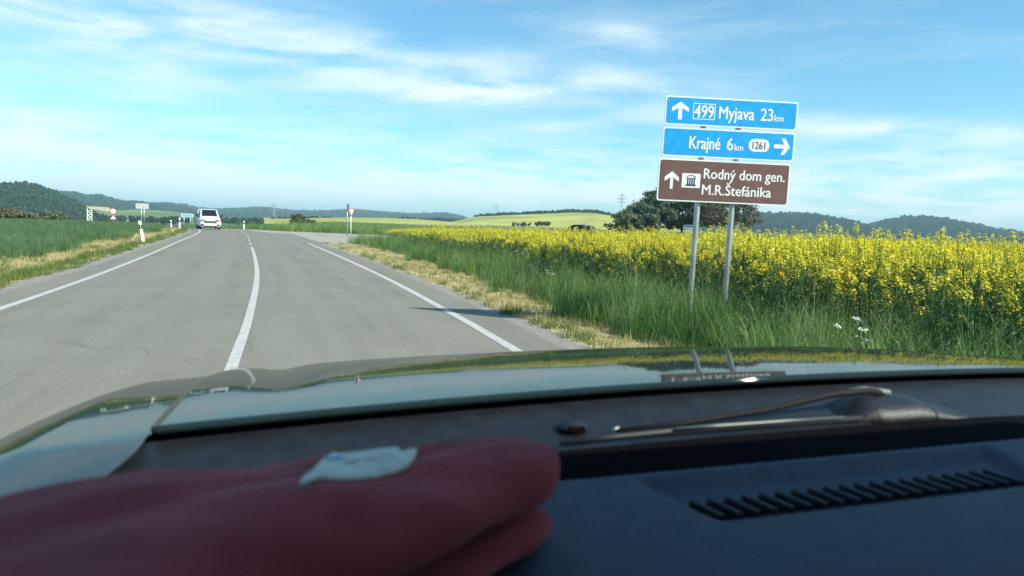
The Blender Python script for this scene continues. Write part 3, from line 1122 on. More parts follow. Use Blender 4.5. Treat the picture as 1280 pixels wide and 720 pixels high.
TG = 'trees behind the rapeseed'
tree_at(800, 252, 128, 4.0, 'dark', 8500, 0.2, 1, 'low dark bushy tree at the left end of the trees behind the sign', TG, 0.12)
tree_at(823, 236, 132, 5.4, 'dark', 11000, 0.23, 2, 'tallest dark green tree just left of the brown sign', TG, 0.15)
tree_at(852, 238, 134, 5.4, 'mid', 9000, 0.22, 3, 'grey-green tree directly behind the brown sign', TG, 0.2)
tree_at(884, 244, 131, 4.8, 'brown', 5200, 0.18, 4, 'thinly leafed tree between the two sign posts', TG, 0.25)
tree_at(902, 243, 138, 3.6, 'mid', 6500, 0.2, 5, 'leafy tree behind the right sign post', TG, 0.25)
tree_at(930, 250, 126, 2.5, 'brown', 2000, 0.16, 6, 'sparse brownish tree with bare branches right of the sign posts', TG, 0.3)
tree_at(782, 263, 126, 3.4, 'mid', 4200, 0.2, 7, 'low round bush left of the dark trees', 'bushes', 0.1, name='bush', cat='bush')
tree_at(16, 262, 120, 3.0, 'brown', 2600, 0.22, 8, 'straggly pale shrub at the left edge above the crop', 'bushes', 0.15, name='bush', cat='bush')
tree_at(66, 264, 150, 2.6, 'mid', 2400, 0.26, 9, 'round green bush above the crop near the left edge', 'bushes', 0.1, name='bush', cat='bush')
tree_at(372, 268, 190, 2.4, 'mid', 1800, 0.26, 10, 'lone round bush in the fields left of the give way sign', 'bushes', 0.12, name='bush', cat='bush')
tree_at(384, 275, 120, 1.7, 'mid', 1500, 0.2, 12, 'low bush on the far side of the junction', 'bushes', 0.1, name='bush', cat='bush')

# ------------------------------------------------------------------ road signs
m_galv = mat('galvanised_steel', (0.42, 0.44, 0.44), 0.45, 0.7, var=0.2, scale=6)
m_swhite = mat('sign_white', (0.80, 0.81, 0.80), 0.35, var=0.04, scale=5)
m_sblue = mat('sign_blue', (0.008, 0.33, 0.74), 0.35, var=0.08, scale=9)
m_sbrown = mat('sign_brown', (0.15, 0.072, 0.062), 0.4, var=0.12, scale=3)
m_sback = mat('sign_back_grey', (0.48, 0.50, 0.50), 0.5, 0.3, var=0.1, scale=3)
m_black = mat('black_print', (0.015, 0.015, 0.018), 0.5)
m_red = mat('sign_red', (0.55, 0.03, 0.03), 0.4)
m_beige = mat('sign_beige', (0.40, 0.37, 0.28), 0.5, var=0.08, scale=2)


def text_mesh(name, body, x0, x1, zc, cap, m, parent, y=-0.0, bold=0.0):
    """lettering fitted between x0 and x1 with the given capital height, standing in the x,z plane"""
    def tess(s):
        cu = bpy.data.curves.new('t', 'FONT')
        cu.body = s
        cu.size = 1.0
        cu.resolution_u = 3
        o = bpy.data.objects.new('t', cu)
        COL.objects.link(o)
        dg = bpy.context.evaluated_depsgraph_get()
        me = bpy.data.meshes.new_from_object(o.evaluated_get(dg))
        bpy.data.objects.remove(o)
        return me
    hme = tess('H')
    ch = max(v.co.y for v in hme.vertices) - min(v.co.y for v in hme.vertices)
    me = tess(body)
    lo = min(v.co.x for v in me.vertices)
    hi = max(v.co.x for v in me.vertices)
    sx, sz = (x1 - x0) / (hi - lo), cap / ch
    V0 = np.array([v.co[:] for v in me.vertices])
    F0 = [tuple(p.vertices) for p in me.polygons]
    vs, fs = [], []
    for q, (dx_, dz_) in enumerate(((0, 0), (-1, 0), (1, 0), (0, -1), (0, 1))):     # stroke thickened on all sides
        o_n = len(vs)
        vs += [((a_ - lo) * sx + x0 + dx_ * bold * cap, y + q * 0.00015, b_ * sz + zc - cap / 2 + dz_ * bold * cap * 0.6) for a_, b_, _ in V0]
        fs += [tuple(i + o_n for i in f_) for f_ in F0]
    me = bpy.data.meshes.new(name)
    me.from_pydata(vs, [], fs)
    me.materials.append(m)
    o = bpy.data.objects.new(name, me)
    return link(o, parent)


def arrow_poly(cx, cz, s, ang, half=0.115, head=0.5):
    """road-sign arrow with a shaft and two swept barbs, pointing up before turning"""
    t = half
    P = [(-t, -0.5), (t, -0.5), (t, 0.16), (head, -0.06), (head, 0.12 + 0.06), (0, 0.52), (-head, 0.18), (-head, -0.06), (-t, 0.16)]
    c, s_ = math.cos(ang), math.sin(ang)
    return [(cx + (x * c - z * s_) * s, cz + (x * s_ + z * c) * s) for x, z in P]


SK = 11.0 / 9.35
sg_p = at(903, 254, 11.0)
sign = empty('direction_sign', (sg_p.x, sg_p.y, 0), R(4), 'large direction sign with two blue panels over a brown one on steel posts', 'road sign')
sign.scale = (SK, SK, SK)
ZB = sg_p.z / SK                 # lower edge of the brown panel
TILT = math.tan(R(1.1))     # the sign leans slightly, as it stands in the photograph
W = 1.62


def lean(o):
    for v in o.data.vertices:
        v.co.x += (v.co.z - ZB) * TILT
        v.co.z -= v.co.x * TILT * 0.35
    return o


def panel(z0, hgt, xs, m, label):
    x0, x1 = -W / 2 + xs, W / 2 + xs
    g = G()
    g.prism(roundrect(x0, x1, z0, z0 + hgt, 0.03), 0.0, 0.022)
    pn = lean(g.obj('panel', m_swhite, sign))
    pn['label'] = label
    g = G()
    e = 0.017
    g.prism(roundrect(x0 + e, x1 - e, z0 + e, z0 + hgt - e, 0.022), -0.0025, -0.0005)
    lean(g.obj('face', m, pn))
    return pn, x0, z0 + hgt / 2


h3, h2, h1, gap = 0.505, 0.342, 0.336, 0.030
pnC, xC, zC = panel(ZB, h3, 0.0, m_sbrown, 'brown panel with museum symbol')
pnB, xB, zB_ = panel(ZB + h3 + gap, h2, 0.025, m_sblue, 'blue panel pointing right')
pnA, xA, zA = panel(ZB + h3 + gap + h2 + gap, h1, 0.03, m_sblue, 'blue panel pointing ahead')
YT = -0.0045


def flat(poly, m, name, parent, holes=None):
    g = G()
    n = len(poly)
    g.prism(poly, YT, YT + 0.0015)
    return lean(g.obj(name, m, parent))


def frame_rect(x0, x1, z0, z1, t, m, name, parent):
    g = G()
    g.box(x0, x1, YT, YT + .0015, z0, z0 + t)
    g.box(x0, x1, YT, YT + .0015, z1 - t, z1)
    g.box(x0, x0 + t, YT, YT + .0015, z0 + t, z1 - t)
    g.box(x1 - t, x1, YT, YT + .0015, z0 + t, z1 - t)
    return lean(g.obj(name, m, parent))


BO = 0.022
# upper panel
flat(arrow_poly(xA + 0.18, zA - 0.005, 0.205, 0), m_swhite, 'arrow', pnA)
frame_rect(xA + 0.335, xA + 0.605, zA - 0.095, zA + 0.095, 0.009, m_swhite, 'number_frame', pnA)
lean(text_mesh('lettering', '499', xA + 0.353, xA + 0.587, zA, 0.145, m_swhite, pnA, YT, BO))
lean(text_mesh('lettering', 'Myjava', xA + 0.655, xA + 1.085, zA, 0.142, m_swhite, pnA, YT, BO))
lean(text_mesh('lettering', '23', xA + 1.165, xA + 1.315, zA, 0.142, m_swhite, pnA, YT, BO))
lean(text_mesh('lettering', 'km', xA + 1.335, xA + 1.45, zA - 0.033, 0.076, m_swhite, pnA, YT, BO))
# middle panel
lean(text_mesh('lettering', 'Krajné', xB + 0.325, xB + 0.70, zB_, 0.142, m_swhite, pnB, YT, BO))
lean(text_mesh('lettering', '6', xB + 0.785, xB + 0.86, zB_, 0.142, m_swhite, pnB, YT, BO))
lean(text_mesh('lettering', 'km', xB + 0.88, xB + 0.985, zB_ - 0.033, 0.076, m_swhite, pnB, YT, BO))
flat(roundrect(xB + 1.05, xB + 1.305, zB_ - 0.072, zB_ + 0.078, 0.07), m_swhite, 'number_plate', pnB)
lean(text_mesh('lettering', '1261', xB + 1.10, xB + 1.255, zB_ + 0.003, 0.085, m_black, pnB, YT - 0.0025, 0.012))
flat(arrow_poly(xB + 1.46, zB_ + 0.003, 0.195, -math.pi / 2), m_swhite, 'arrow', pnB)
# brown panel
flat(arrow_poly(xC + 0.165, zC - 0.005, 0.205, 0, 0.085, 0.42), m_swhite, 'arrow', pnC)
flat(roundrect(xC + 0.29, xC + 0.515, zC - 0.085, zC + 0.085, 0.01), m_swhite, 'symbol_plate', pnC)
g = G()
ix, iz = xC + 0.4025, zC
y0, y1 = YT - 0.0025, YT - 0.001
g.box(ix - .066, ix + .066, y0, y1, iz - .064, iz - .055)
g.box(ix - .058, ix + .058, y0, y1, iz - .051, iz - .043)
for k in range(4):
    g.box(ix - .047 + k * .0265, ix - .032 + k * .0265, y0, y1, iz - .041, iz + .022)
g.box(ix - .058, ix + .058, y0, y1, iz + .025, iz + .032)
arc = [(ix + math.cos(R(a)) * .056, iz + .036 + math.sin(R(a)) * .03) for a in range(0, 181, 20)]
arc_i = [(ix + math.cos(R(a)) * .047, iz + .036 + math.sin(R(a)) * .021) for a in range(180, -1, -20)]
for i in range(9):
    g.prism([arc[i], arc[i + 1], arc_i[9 - i - 1], arc_i[9 - i]], y0, y1)
lean(g.obj('museum_symbol', m_black, pnC))
lean(text_mesh('lettering', 'Rodný dom gen.', xC + 0.555, xC + 1.555, zC + 0.092, 0.118, m_swhite, pnC, YT, 0.02))
lean(text_mesh('lettering', 'M.R.Štefánika', xC + 0.545, xC + 1.40, zC - 0.100, 0.118, m_swhite, pnC, YT, 0.02))
for px_ in (-0.285, 0.145):
    g = G()
    top = ZB + h3 + h2 + h1 + gap
    zs = np.linspace(-0.3, top, 14)
    g.tube([(px_, 0.065, z) for z in zs], 0.034, 12)
    lean(g.obj('post', m_galv, sign, smooth=True))
for z in (ZB + 0.1, ZB + h3 - 0.1, ZB + h3 + gap + h2 / 2, ZB + h3 + gap * 2 + h2 + h1 / 2):
    g = G()
    g.box(-W / 2 + 0.12, W / 2 - 0.1, 0.0225, 0.034, z - 0.02, z + 0.02)
    lean(g.obj('rail', m_galv, sign))


def post_sign(u, vbase_hint, dist):
    p = at(u, 280, dist)
    return p.x, p.y, Hs(p.x, p.y)


def facing(p):
    """rotation that turns a sign's front (its -y side) to the road's users near the camera"""
    return math.atan2(-p[0], p[1]) if p[1] else 0


# give way sign of the side road and the edge-on sign beside it
x, y, z = post_sign(439, 0, 66)
gw = empty('give_way_sign', (x, y, z), facing((x, y)) + R(28), 'white and red give way triangle on a pale post at the junction', 'road sign')
top = at(441, 260.8, 66).z
g = G()
g.tube([(0, 0.03, -0.2), (-0.03, 0.03, top - 0.05)], 0.04, 8)
g.obj('post', m_swhite, gw, smooth=True)
sz = 0.62
tri = [(-sz / 2, top), (sz / 2, top), (0.0, top - sz * 1.15)]
g = G()
g.prism(tri, -0.02, -0.005)
pl = g.obj('plate', m_red, gw)
c = (sum(p[0] for p in tri) / 3, sum(p[1] for p in tri) / 3)
g = G()
g.prism([(c[0] + (p[0] - c[0]) * .68, c[1] + (p[1] - c[1]) * .68) for p in tri], -0.026, -0.021)
g.obj('face', m_swhite, pl)

x, y, z = post_sign(434, 0, 64)
ps = empty('post_sign', (x, y, z), facing((x, y)) + R(84), 'thin grey post with a dark sign seen edge-on beside the give way triangle', 'road sign')
top = at(434, 254.6, 64).z
g = G()
g.tube([(0, 0, -0.2), (0, 0, top)], 0.045, 8)
g.obj('post', m_galv, ps, smooth=True)
g = G()
g.box(-0.5, 0.5, -0.08, -0.05, top - 0.62, top)
g.obj('plate', mat('weathered_dark_plate', (0.10, 0.12, 0.14), 0.6), ps)

# arrow-shaped board on a lattice post
dA = 105.0
p0 = at(109, 258, dA)
z = Hs(p0.x, p0.y)
ab = empty('arrow_sign', (p0.x, p0.y, z), facing(p0), 'beige arrow-shaped direction board on a white lattice post above the crop', 'road sign')
top = p0.z - z
g = G()
g.prism([(-0.2, top + 0.06), (2.3, top - 0.02), (2.65, top - 0.30), (2.25, top - 0.56), (0.25, top - 0.32)], -0.08, -0.02)
g.obj('board', m_beige, ab)
g = G()
for sx in (0.0, 0.46):
    g.tube([(sx, 0.05, -0.2), (sx, 0.05, top - 0.2)], 0.06, 6)
g.obj('post', m_swhite, ab)
g = G()
nn = 8
for k in range(nn):
    za, zb = (top - 0.4) * k / nn, (top - 0.4) * (k + 1) / nn
    g.tube([(0.0 if k % 2 else 0.46, 0.05, za), (0.46 if k % 2 else 0.0, 0.05, zb)], 0.045, 5)
g.obj('lattice', m_swhite, ab)

# round sign above a triangle
p0 = at(141.5, 260.3, 104)
z = Hs(p0.x, p0.y)
rt = empty('warning_sign', (p0.x, p0.y, z), facing(p0), 'white round sign above a red-edged warning triangle on one post', 'road sign')
top = p0.z - z
g = G()
g.tube([(0, 0.05, -0.2), (0, 0.05, top)], 0.04, 8)
g.obj('post', m_galv, rt)
g = G()
g.prism([(0.36 * math.cos(a), top - 0.36 + 0.36 * math.sin(a)) for a in np.linspace(0, 6.2832, 25)[:-1]], -0.02, 0)
dk = g.obj('disc', m_red, rt)
g = G()
g.prism([(0.285 * math.cos(a), top - 0.36 + 0.285 * math.sin(a)) for a in np.linspace(0, 6.2832, 25)[:-1]], -0.026, -0.021)
g.obj('face', m_swhite, dk)
g = G()
tri = [(-0.42, top - 1.4), (0.42, top - 1.4), (0, top - 0.72)]
g.prism(tri, -0.02, 0)
tp = g.obj('triangle', m_red, rt)
c = (0, top - 1.17)
g = G()
g.prism([(c[0] + (a - c[0]) * .66, c[1] + (b - c[1]) * .66) for a, b in tri], -0.026, -0.021)
g.obj('face', m_swhite, tp)

# back of a big rectangular sign, and the blue one beside the van
def board_sign(u0, u1, v0, v1, dist, m, label, post_us, name='board_sign', frame=True):
    p0, p1 = at(u0, v0, dist), at(u1, v1, dist)
    um = (u0 + u1) / 2
    pc = at(um, v0, dist)
    z = Hs(pc.x, pc.y)
    o = empty(name, (pc.x, pc.y, z), facing(pc), label, 'road sign')
    wd = math.hypot(p1.x - p0.x, p1.y - p0.y)
    t, b = pc.z - z, at(um, v1, dist).z - z
    g = G()
    g.prism(roundrect(-wd / 2, wd / 2, b, t, 0.05), -0.03, 0)
    bd = g.obj('board', m_swhite if frame else m, o)
    if frame:
        g = G()
        g.prism(roundrect(-wd / 2 + .06, wd / 2 - .06, b + .06, t - .06, 0.03), -0.037, -0.031)
        g.obj('face', m, bd)
    for q in post_us:
        xx = (q - um) / (u1 - u0) * wd
        g = G()
        g.tube([(xx, 0.05, -0.2), (xx, 0.05, t - 0.1)], 0.06, 8)
        g.obj('post', m_galv, o, smooth=True)
    g = G()
    for zf in (0.25, 0.75):
        zz_ = b + (t - b) * zf
        g.box(-wd / 2 + .1, wd / 2 - .1, 0.002, 0.03, zz_ - .04, zz_ + .04)
    g.obj('rail', m_galv, o)
    return o


board_sign(169.5, 186, 254.3, 261.2, 108, m_sback, 'pale grey rectangular sign board on two posts above the crop', (176.5, 180), frame=False)
board_sign(226.5, 241.5, 267.3, 271.6, 128, mat('faded_sign_blue', (0.16, 0.40, 0.62), 0.5), 'small blue direction board just left of the white van', (230, 238))

# kerb delineator posts
m_dwhite = mat('delineator_white', (0.82, 0.82, 0.80), 0.5, var=0.04, scale=5)
m_refl = mat('reflector', (0.6, 0.35, 0.05), 0.2)


def delineator(p, label, tiltdeg=0.0, h=1.05):
    o = empty('delineator_post', (p.x, p.y, Hs(p.x, p.y)), facing(p), label, 'delineator', 'delineator posts along the road')
    o.rotation_euler = Matrix.Rotation(facing(p), 4, 'Z').to_euler()
    o.rotation_euler.rotate_axis('Y', R(tiltdeg))
    def sec(z, k=1.0):
        return [(-.07 * k, .05, z), (-.055 * k, -.055, z), (.055 * k, -.055, z), (.07 * k, .05, z)]
    zb0, zb1 = h * .64, h * .84
    G().loft([sec(-.1), sec(zb0)]).obj('post', m_dwhite, o)
    G().loft([sec(zb0 + .0005, .97), [(x_, y_, z_ - .03 * (x_ > 0)) for x_, y_, z_ in sec(zb1)]]).obj('band', m_black, o)
    G().loft([[(x_, y_, z_ - .0295 * (x_ > 0) + .0005) for x_, y_, z_ in sec(zb1)], sec(h - .03), [(x_ * .8, y_ * .8, h) for x_, y_, z_ in sec(h)]]).obj('cap', m_dwhite, o)
    G().box(-.014, .014, -.062, -.056, zb0 + .06, zb1 - .05).obj('reflector', m_swhite, o)
    return o


delineator(gp(179.5, 303.5), 'leaning white delineator post nearest on the left verge', -9, 1.05)
delineator(gp(224.5, 286.8), 'white delineator post on the left verge just before the van', 0, 1.05)
p = at(214.5, 290, 80)
delineator(Vector((p.x, p.y, 0)), 'delineator post half hidden behind the left crop', -4, at(214.5, 274.3, 80).z)
p = at(305, 290, 88)
delineator(Vector((p.x, p.y, 0)), 'white delineator post right of the bend beyond the junction', 0, 0.95)
p = at(101.5, 290, 78)

# small pale box by the trees
p = at(861, 290, 112)
o = empty('utility_cabinet', (p.x, p.y, 0), facing(p), 'small pale grey cabinet beyond the rapeseed under the trees', 'cabinet')
m_conc = mat('pale_concrete', (0.28, 0.29, 0.28), 0.9, var=0.15, scale=3)
g = G(); g.box(-0.72, 0.72, -0.4, 0.4, -0.05, at(861, 281.5, 112).z - 0.1); g.obj('body', m_conc, o, bevel=0.02)
tz = at(861, 281.5, 112).z - 0.1
g = G(); g.box(-0.8, 0.8, -0.48, 0.48, tz + 0.002, tz + 0.12); g.obj('lid', m_sback, o, bevel=0.02)
g = G(); g.box(-0.6, 0.6, -0.41, -0.403, 0.2, tz - 0.15); g.obj('door', m_sback, o)

# lattice pylons
m_pyl = mat('pylon_steel', (0.40, 0.42, 0.43), 0.6, 0.4)


def pylon(u, vtop, vbase, dist, label):
    pt, pb = at(u, vtop, dist), at(u, vbase, dist)
    hh = pt.z - pb.z + 2
    o = empty('power_pylon', (pb.x, pb.y, pb.z - 2), rng.uniform(-.3, .3) + facing(pb), label, 'pylon', 'power pylons far off')
    g = G()
    def half(t): return hh * (0.075 * (1 - t) ** 1.3 + 0.012)
    lv = 9
    for sx in (-1, 1):
        for sy in (-1, 1):
            g.tube([(sx * half(t), sy * half(t), hh * t) for t in np.linspace(0, 1, lv)], hh * 0.0065, 4)
    for i in range(lv - 1):
        a_, b_ = i / (lv - 1), (i + 1) / (lv - 1)
        ha, hb = half(a_), half(b_)
        for s1, s2 in ((-1, 1), (1, -1)):
            g.tube([(s1 * ha, -ha, hh * a_), (s2 * hb, -hb, hh * b_)], hh * 0.004, 4)
            g.tube([(s1 * ha, ha, hh * a_), (s2 * hb, hb, hh * b_)], hh * 0.004, 4)
            g.tube([(-ha, s1 * ha, hh * a_), (-hb, s2 * hb, hh * b_)], hh * 0.004, 4)
    g.obj('tower', m_pyl, o)
    for t, L in ((0.68, 0.15), (0.80, 0.19), (0.92, 0.13)):
        g = G()
        for s in (-1, 1):
            g.tube([(0, 0, hh * t), (s * hh * L, 0, hh * (t + 0.01))], hh * 0.006, 4)
            g.tube([(0, 0, hh * (t + .05)), (s * hh * L, 0, hh * (t + 0.01))], hh * 0.005, 4)
            g.tube([(s * hh * L, 0, hh * t), (s * hh * L, 0, hh * (t - .03))], hh * 0.005, 4)
        g.obj('cross_arm', m_pyl, o)


pylon(342.5, 254.5, 281, 900, 'power pylon beyond the junction, left of the give way sign')
pylon(620.5, 255, 278, 1050, 'power pylon left of the hillside field and its wood')
pylon(776.5, 242, 275, 1000, 'power pylon just left of the dark trees')

# ------------------------------------------------------------------ vehicles on the road
m_van = mat('van_white_paint', (0.78, 0.79, 0.79), 0.3, coat=0.6, var=0.03, scale=2)
m_vglass = mat('dark_window_glass', (0.012, 0.016, 0.02), 0.06, spec=0.6)
m_dark_pl = mat('dark_plastic', (0.02, 0.02, 0.022), 0.5, var=0.2, scale=10)
m_tyre = mat('tyre_rubber', (0.018, 0.018, 0.018), 0.85, var=0.2, scale=20)
m_rim = mat('wheel_rim', (0.45, 0.46, 0.47), 0.35, 0.8)
m_lamp = mat('headlight_lens', (0.22, 0.24, 0.26), 0.12, 0.3)
m_dcar = mat('dark_blue_paint', (0.012, 0.016, 0.024), 0.25, coat=0.8)
m_amber = mat('indicator_amber', (0.75, 0.30, 0.10), 0.25)


def vring(y, zb, zl, zt, wb, ww, wt):
    half = [(wb, zb), (ww, zb + 0.3 * (zl - zb)), (ww + 0.01, zb + 0.65 * (zl - zb)), (ww - 0.01, zl), (wt + 0.035, zt - 0.16 * min(1, (zt - zl) / 0.5)), (wt - 0.02, zt - 0.05 * min(1, (zt - zl) / 0.5)), (wt - 0.12, zt), (wt * 0.45, zt + 0.018)]
    return [(x, y, z) for x, z in half] + [(-x, y, z) for x, z in half[::-1]]


def wheel(parent, x, y, r=0.34, wd=0.22):
    s = 1 if x > 0 else -1
    prof = [(r * .62, -wd / 2), (r * .9, -wd / 2), (r, -wd / 2 + .03), (r, wd / 2 - .03), (r * .9, wd / 2), (r * .62, wd / 2)]
    n = 22
    rings = [[(x + q, y + rr_ * math.cos(k * 2 * math.pi / n), r + rr_ * math.sin(k * 2 * math.pi / n)) for k in range(n)] for rr_, q in prof]
    g = G()
    g.loft(rings, True, False)
    wh = g.obj('wheel', m_tyre, parent, smooth=True)
    g = G()
    pr2 = [(r * .62, wd / 2 * s), (r * .58, wd * .3 * s), (r * .2, wd * .36 * s), (0.01, wd * .38 * s)]
    g.loft([[(x + q, y + rr_ * math.cos(k * 2 * math.pi / n), r + rr_ * math.sin(k * 2 * math.pi / n)) for k in range(n)] for rr_, q in pr2], True, True)
    g.obj('rim', m_rim, wh, smooth=True)


def lerp(a, b, t): return tuple(x + (y - x) * t for x, y in zip(a, b))


def vehicle(root, rings, paint, ws, rw, sides):
    """body from cross-sections; glass panes set a little proud of it"""
    g = G()
    g.loft(rings)
    body = g.obj('body', paint, root, smooth=False, sub=0)
    m = body.modifiers.new('bevel', 'BEVEL')
    m.width = 0.02; m.segments = 2; m.limit_method = 'ANGLE'; m.angle_limit = R(20)
    body.data.polygons.foreach_set('use_smooth', np.ones(len(body.data.polygons), dtype=bool))
    return body


def pane(name, P, off, m, parent):
    o = Vector(off)
    g = G()
    fr = [Vector(p) + o for p in P]
    bk = [Vector(p) - o * 0.5 for p in P]
    n = len(P)
    g.add(fr + bk, [tuple(range(n)), tuple(range(2 * n - 1, n - 1, -1))] + [(i, i + n, (i + 1) % n + n, (i + 1) % n) for i in range(n)])
    return g.obj(name, m, parent)


vp = gp(259, 286.3)
vs_ = vp + Vector((-0.38, 0.92, 0)) * 0.6
van = empty('van', (vs_.x - 0.9, vs_.y + 2.4, Hs(vs_.x, vs_.y) + 0.012), facing(vs_) + R(5), 'white panel van coming towards the camera in the left lane', 'van')
VR = [vring(-2.50, .34, .62, .78, .66, .74, .68), vring(-2.44, .25, .72, .93, .78, .90, .82), vring(-2.25, .22, .85, 1.08, .84, .97, .88), vring(-1.62, .22, 1.0, 1.28, .88, .985, .86),
      vring(-1.2, .22, 1.12, 1.56, .88, .985, .81), vring(-0.78, .22, 1.15, 1.88, .88, .985, .77), vring(-0.45, .22, 1.15, 1.95, .88, .985, .76), vring(2.2, .25, 1.15, 1.97, .88, .985, .77), vring(2.45, .35, 1.15, 1.88, .84, .95, .73)]
vehicle(van, VR, m_van, None, None, None)
g = G(); g.box(-.74, .74, -1.70, -1.60, 1.265, 1.305); g.obj('windscreen_cowl', m_dark_pl, van)
pane('windscreen', [(-.70, -1.60, 1.30), (.70, -1.60, 1.30), (.62, -.80, 1.885), (-.62, -.80, 1.885)], (0, -.012, .014), m_vglass, van)
for s in (-1, 1):
    pane('side_window', [(s * .982, -1.25, 1.13), (s * .982, -.35, 1.17), (s * .80, -.38, 1.80), (s * .835, -.75, 1.70)], (s * .03, 0, .01), m_vglass, van)
    g = G(); g.box(s * .55 - .20, s * .55 + .20, -2.50, -2.20, .77, .97); hl = g.obj('headlight', m_lamp, van, bevel=.03)
    hl.location = (s * .10, -.012, .0)
    g = G(); g.box(-.05, .05, -2.47, -2.2, .78, .94); q = g.obj('indicator', m_amber, van, bevel=.02); q.location = (s * .885, .03, .02)
    g = G(); g.box(s * .72 - .13, s * .72 + .13, -2.53, -2.3, .36, .52); g.obj('fog_light_recess', m_dark_pl, van, bevel=.03)
    g = G(); g.box(s * 1.13 - .12, s * 1.13 + .12, -1.35, -1.18, 1.18, 1.52); mr = g.obj('mirror', m_dark_pl, van, bevel=.04)
    g = G(); g.box(min(s * .96, s * 1.04), max(s * .96, s * 1.04), -1.3, -1.22, 1.22, 1.28); g.obj('mirror_arm', m_dark_pl, mr)
    for yy in (-1.65, 1.55):
        wheel(van, s * .86, yy)
g = G(); g.prism([(-.52, .60), (.52, .60), (.60, .74), (.46, .84), (-.46, .84), (-.60, .74)], -2.535, -2.40); gr = g.obj('grille', m_dark_pl, van, bevel=.02)
for k in range(3):
    g = G(); g.box(-.46, .46, -2.545, -2.53, .645 + k * .06, .665 + k * .06); g.obj('grille_bar', m_rim, gr)
g = G(); g.box(-.62, .62, -2.535, -2.44, .26, .36); g.obj('lower_bumper', m_dark_pl, van, bevel=.02)
g = G(); g.box(-.27, .27, -2.548, -2.52, .47, .575); g.obj('number_plate', m_swhite, van)

# dark car on the side road, only its roof clears the rapeseed
cp = at(733, 290, 76.5)
dcar = empty('parked_car', (cp.x, cp.y, 0.012), facing(cp) + R(62), 'dark car on the side road with only its roof showing above the rapeseed', 'car')
DR = [vring(-2.15, .35, .62, .75, .70, .78, .70), vring(-2.05, .25, .72, .92, .78, .86, .76), vring(-1.1, .22, .88, 1.08, .82, .90, .78), vring(-.35, .22, 1.0, 1.60, .82, .90, .64),
      vring(.1, .22, 1.0, 1.68, .82, .90, .62), vring(1.2, .22, 1.0, 1.65, .82, .90, .62), vring(1.7, .24, 1.0, 1.5, .80, .88, .60), vring(2.1, .34, .95, 1.05, .74, .82, .66)]
vehicle(dcar, DR, m_dcar, None, None, None)
pane('windscreen', [(-.62, -1.04, 1.11), (.62, -1.04, 1.11), (.52, -.40, 1.57), (-.52, -.40, 1.57)], (0, -.012, .014), m_vglass, dcar)
pane('rear_window', [(-.52, 1.75, 1.45), (.52, 1.75, 1.45), (.55, 2.05, 1.12), (-.55, 2.05, 1.12)], (0, .014, .012), m_vglass, dcar)
for s in (-1, 1):
    pane('side_window', [(s * .895, -.8, 1.0), (s * .895, .35, 1.02), (s * .685, .35, 1.54), (s * .70, -.25, 1.50)], (s * .02, 0, .01), m_vglass, dcar)
    pane('side_window', [(s * .895, .42, 1.02), (s * .89, 1.55, 1.02), (s * .665, 1.5, 1.45), (s * .685, .42, 1.54)], (s * .02, 0, .01), m_vglass, dcar)
    g = G(); g.box(s * .55 - .16, s * .55 + .16, -2.12, -1.9, .66, .80); g.obj('headlight', m_lamp, dcar, bevel=.03)
    g = G(); g.box(s * .66 - .1, s * .66 + .1, 1.95, 2.12, .80, 1.0); g.obj('tail_light', m_red, dcar, bevel=.03)
    for yy in (-1.35, 1.35):
        wheel(dcar, s * .79, yy, .33, .2)

# ------------------------------------------------------------------ the car the picture is taken from
CA = math.atan2(0.30, 0.954)
car = empty('car', (0, 0, 0), CA, 'dark glossy car seen from its driving seat, bonnet and dashboard in front', 'car')
C0 = 0.58
Cy = Vector((-math.sin(CA), math.cos(CA), 0))
Cx = Vector((math.cos(CA), math.sin(CA), 0))


def cpt(u, v, a):
    """car coordinates of a pixel's ray at distance a ahead of the camera"""
    d = ray(u, v)
    k = a / d.dot(Cy)
    return Vector((d.dot(Cx) * k, a, CAM_H + d.z * k))


def car_paint():
    m = bpy.data.materials.new('car_paint')
    m.use_nodes = True
    t = m.node_tree
    b = t.nodes['Principled BSDF']
    k = NB(t)
    tcn = N(t, 'ShaderNodeTexCoord')
    f = k.noise(tcn.outputs['Object'], 700, 2)
    f2 = k.noise(tcn.outputs['Object'], 9, 5, 0.65)
    k.link(k.mix(k.smooth(f, .35, .7), (0.008, 0.018, 0.020), (0.022, 0.040, 0.044)), b.inputs['Base Color'])
    b.inputs['Metallic'].default_value = 0.0
    b.inputs['Specular IOR Level'].default_value = 0.0
    b.inputs['IOR'].default_value = 1.0
    b.inputs['Roughness'].default_value = 0.35
    b.inputs['Coat Weight'].default_value = 0.66
    b.inputs['Coat IOR'].default_value = 1.35
    k.link(k.smooth(f2, .3, .8, .015, .07), b.inputs['Coat Roughness'])
    return m


m_cpaint = car_paint()
m_cowl = mat('cowl_plastic', (0.010, 0.012, 0.015), 0.5, var=0.3, scale=30, bump=0.12, bscale=180)
m_frit_shade = mat('black_frit_and_gap_shade', (0.003, 0.003, 0.004), 0.8, spec=0.05)  # glass band black; also stands in for the shade inside the vent slot
m_rubber = mat('wiper_rubber', (0.012, 0.013, 0.014), 0.5)
m_wiper = mat('wiper_black_metal', (0.008, 0.009, 0.010), 0.7, spec=0.2)
m_wbright = mat('wiper_pale_edge', (0.30, 0.31, 0.31), 0.4, 0.6)  # paler grey for the arm clip, arm tip and blade edge
m_dash = mat('dashboard_plastic', (0.036, 0.044, 0.064), 0.62, var=0.15, scale=40, bump=0.15, bscale=420)
m_vent = mat('vent_plastic', (0.012, 0.014, 0.02), 0.6)
m_lin = mat('headliner', (0.35, 0.35, 0.34), 0.95, var=0.1, scale=40)
m_seat = mat('seat_cloth', (0.03, 0.03, 0.035), 0.95, var=0.2, scale=60, bump=0.3, bscale=200)


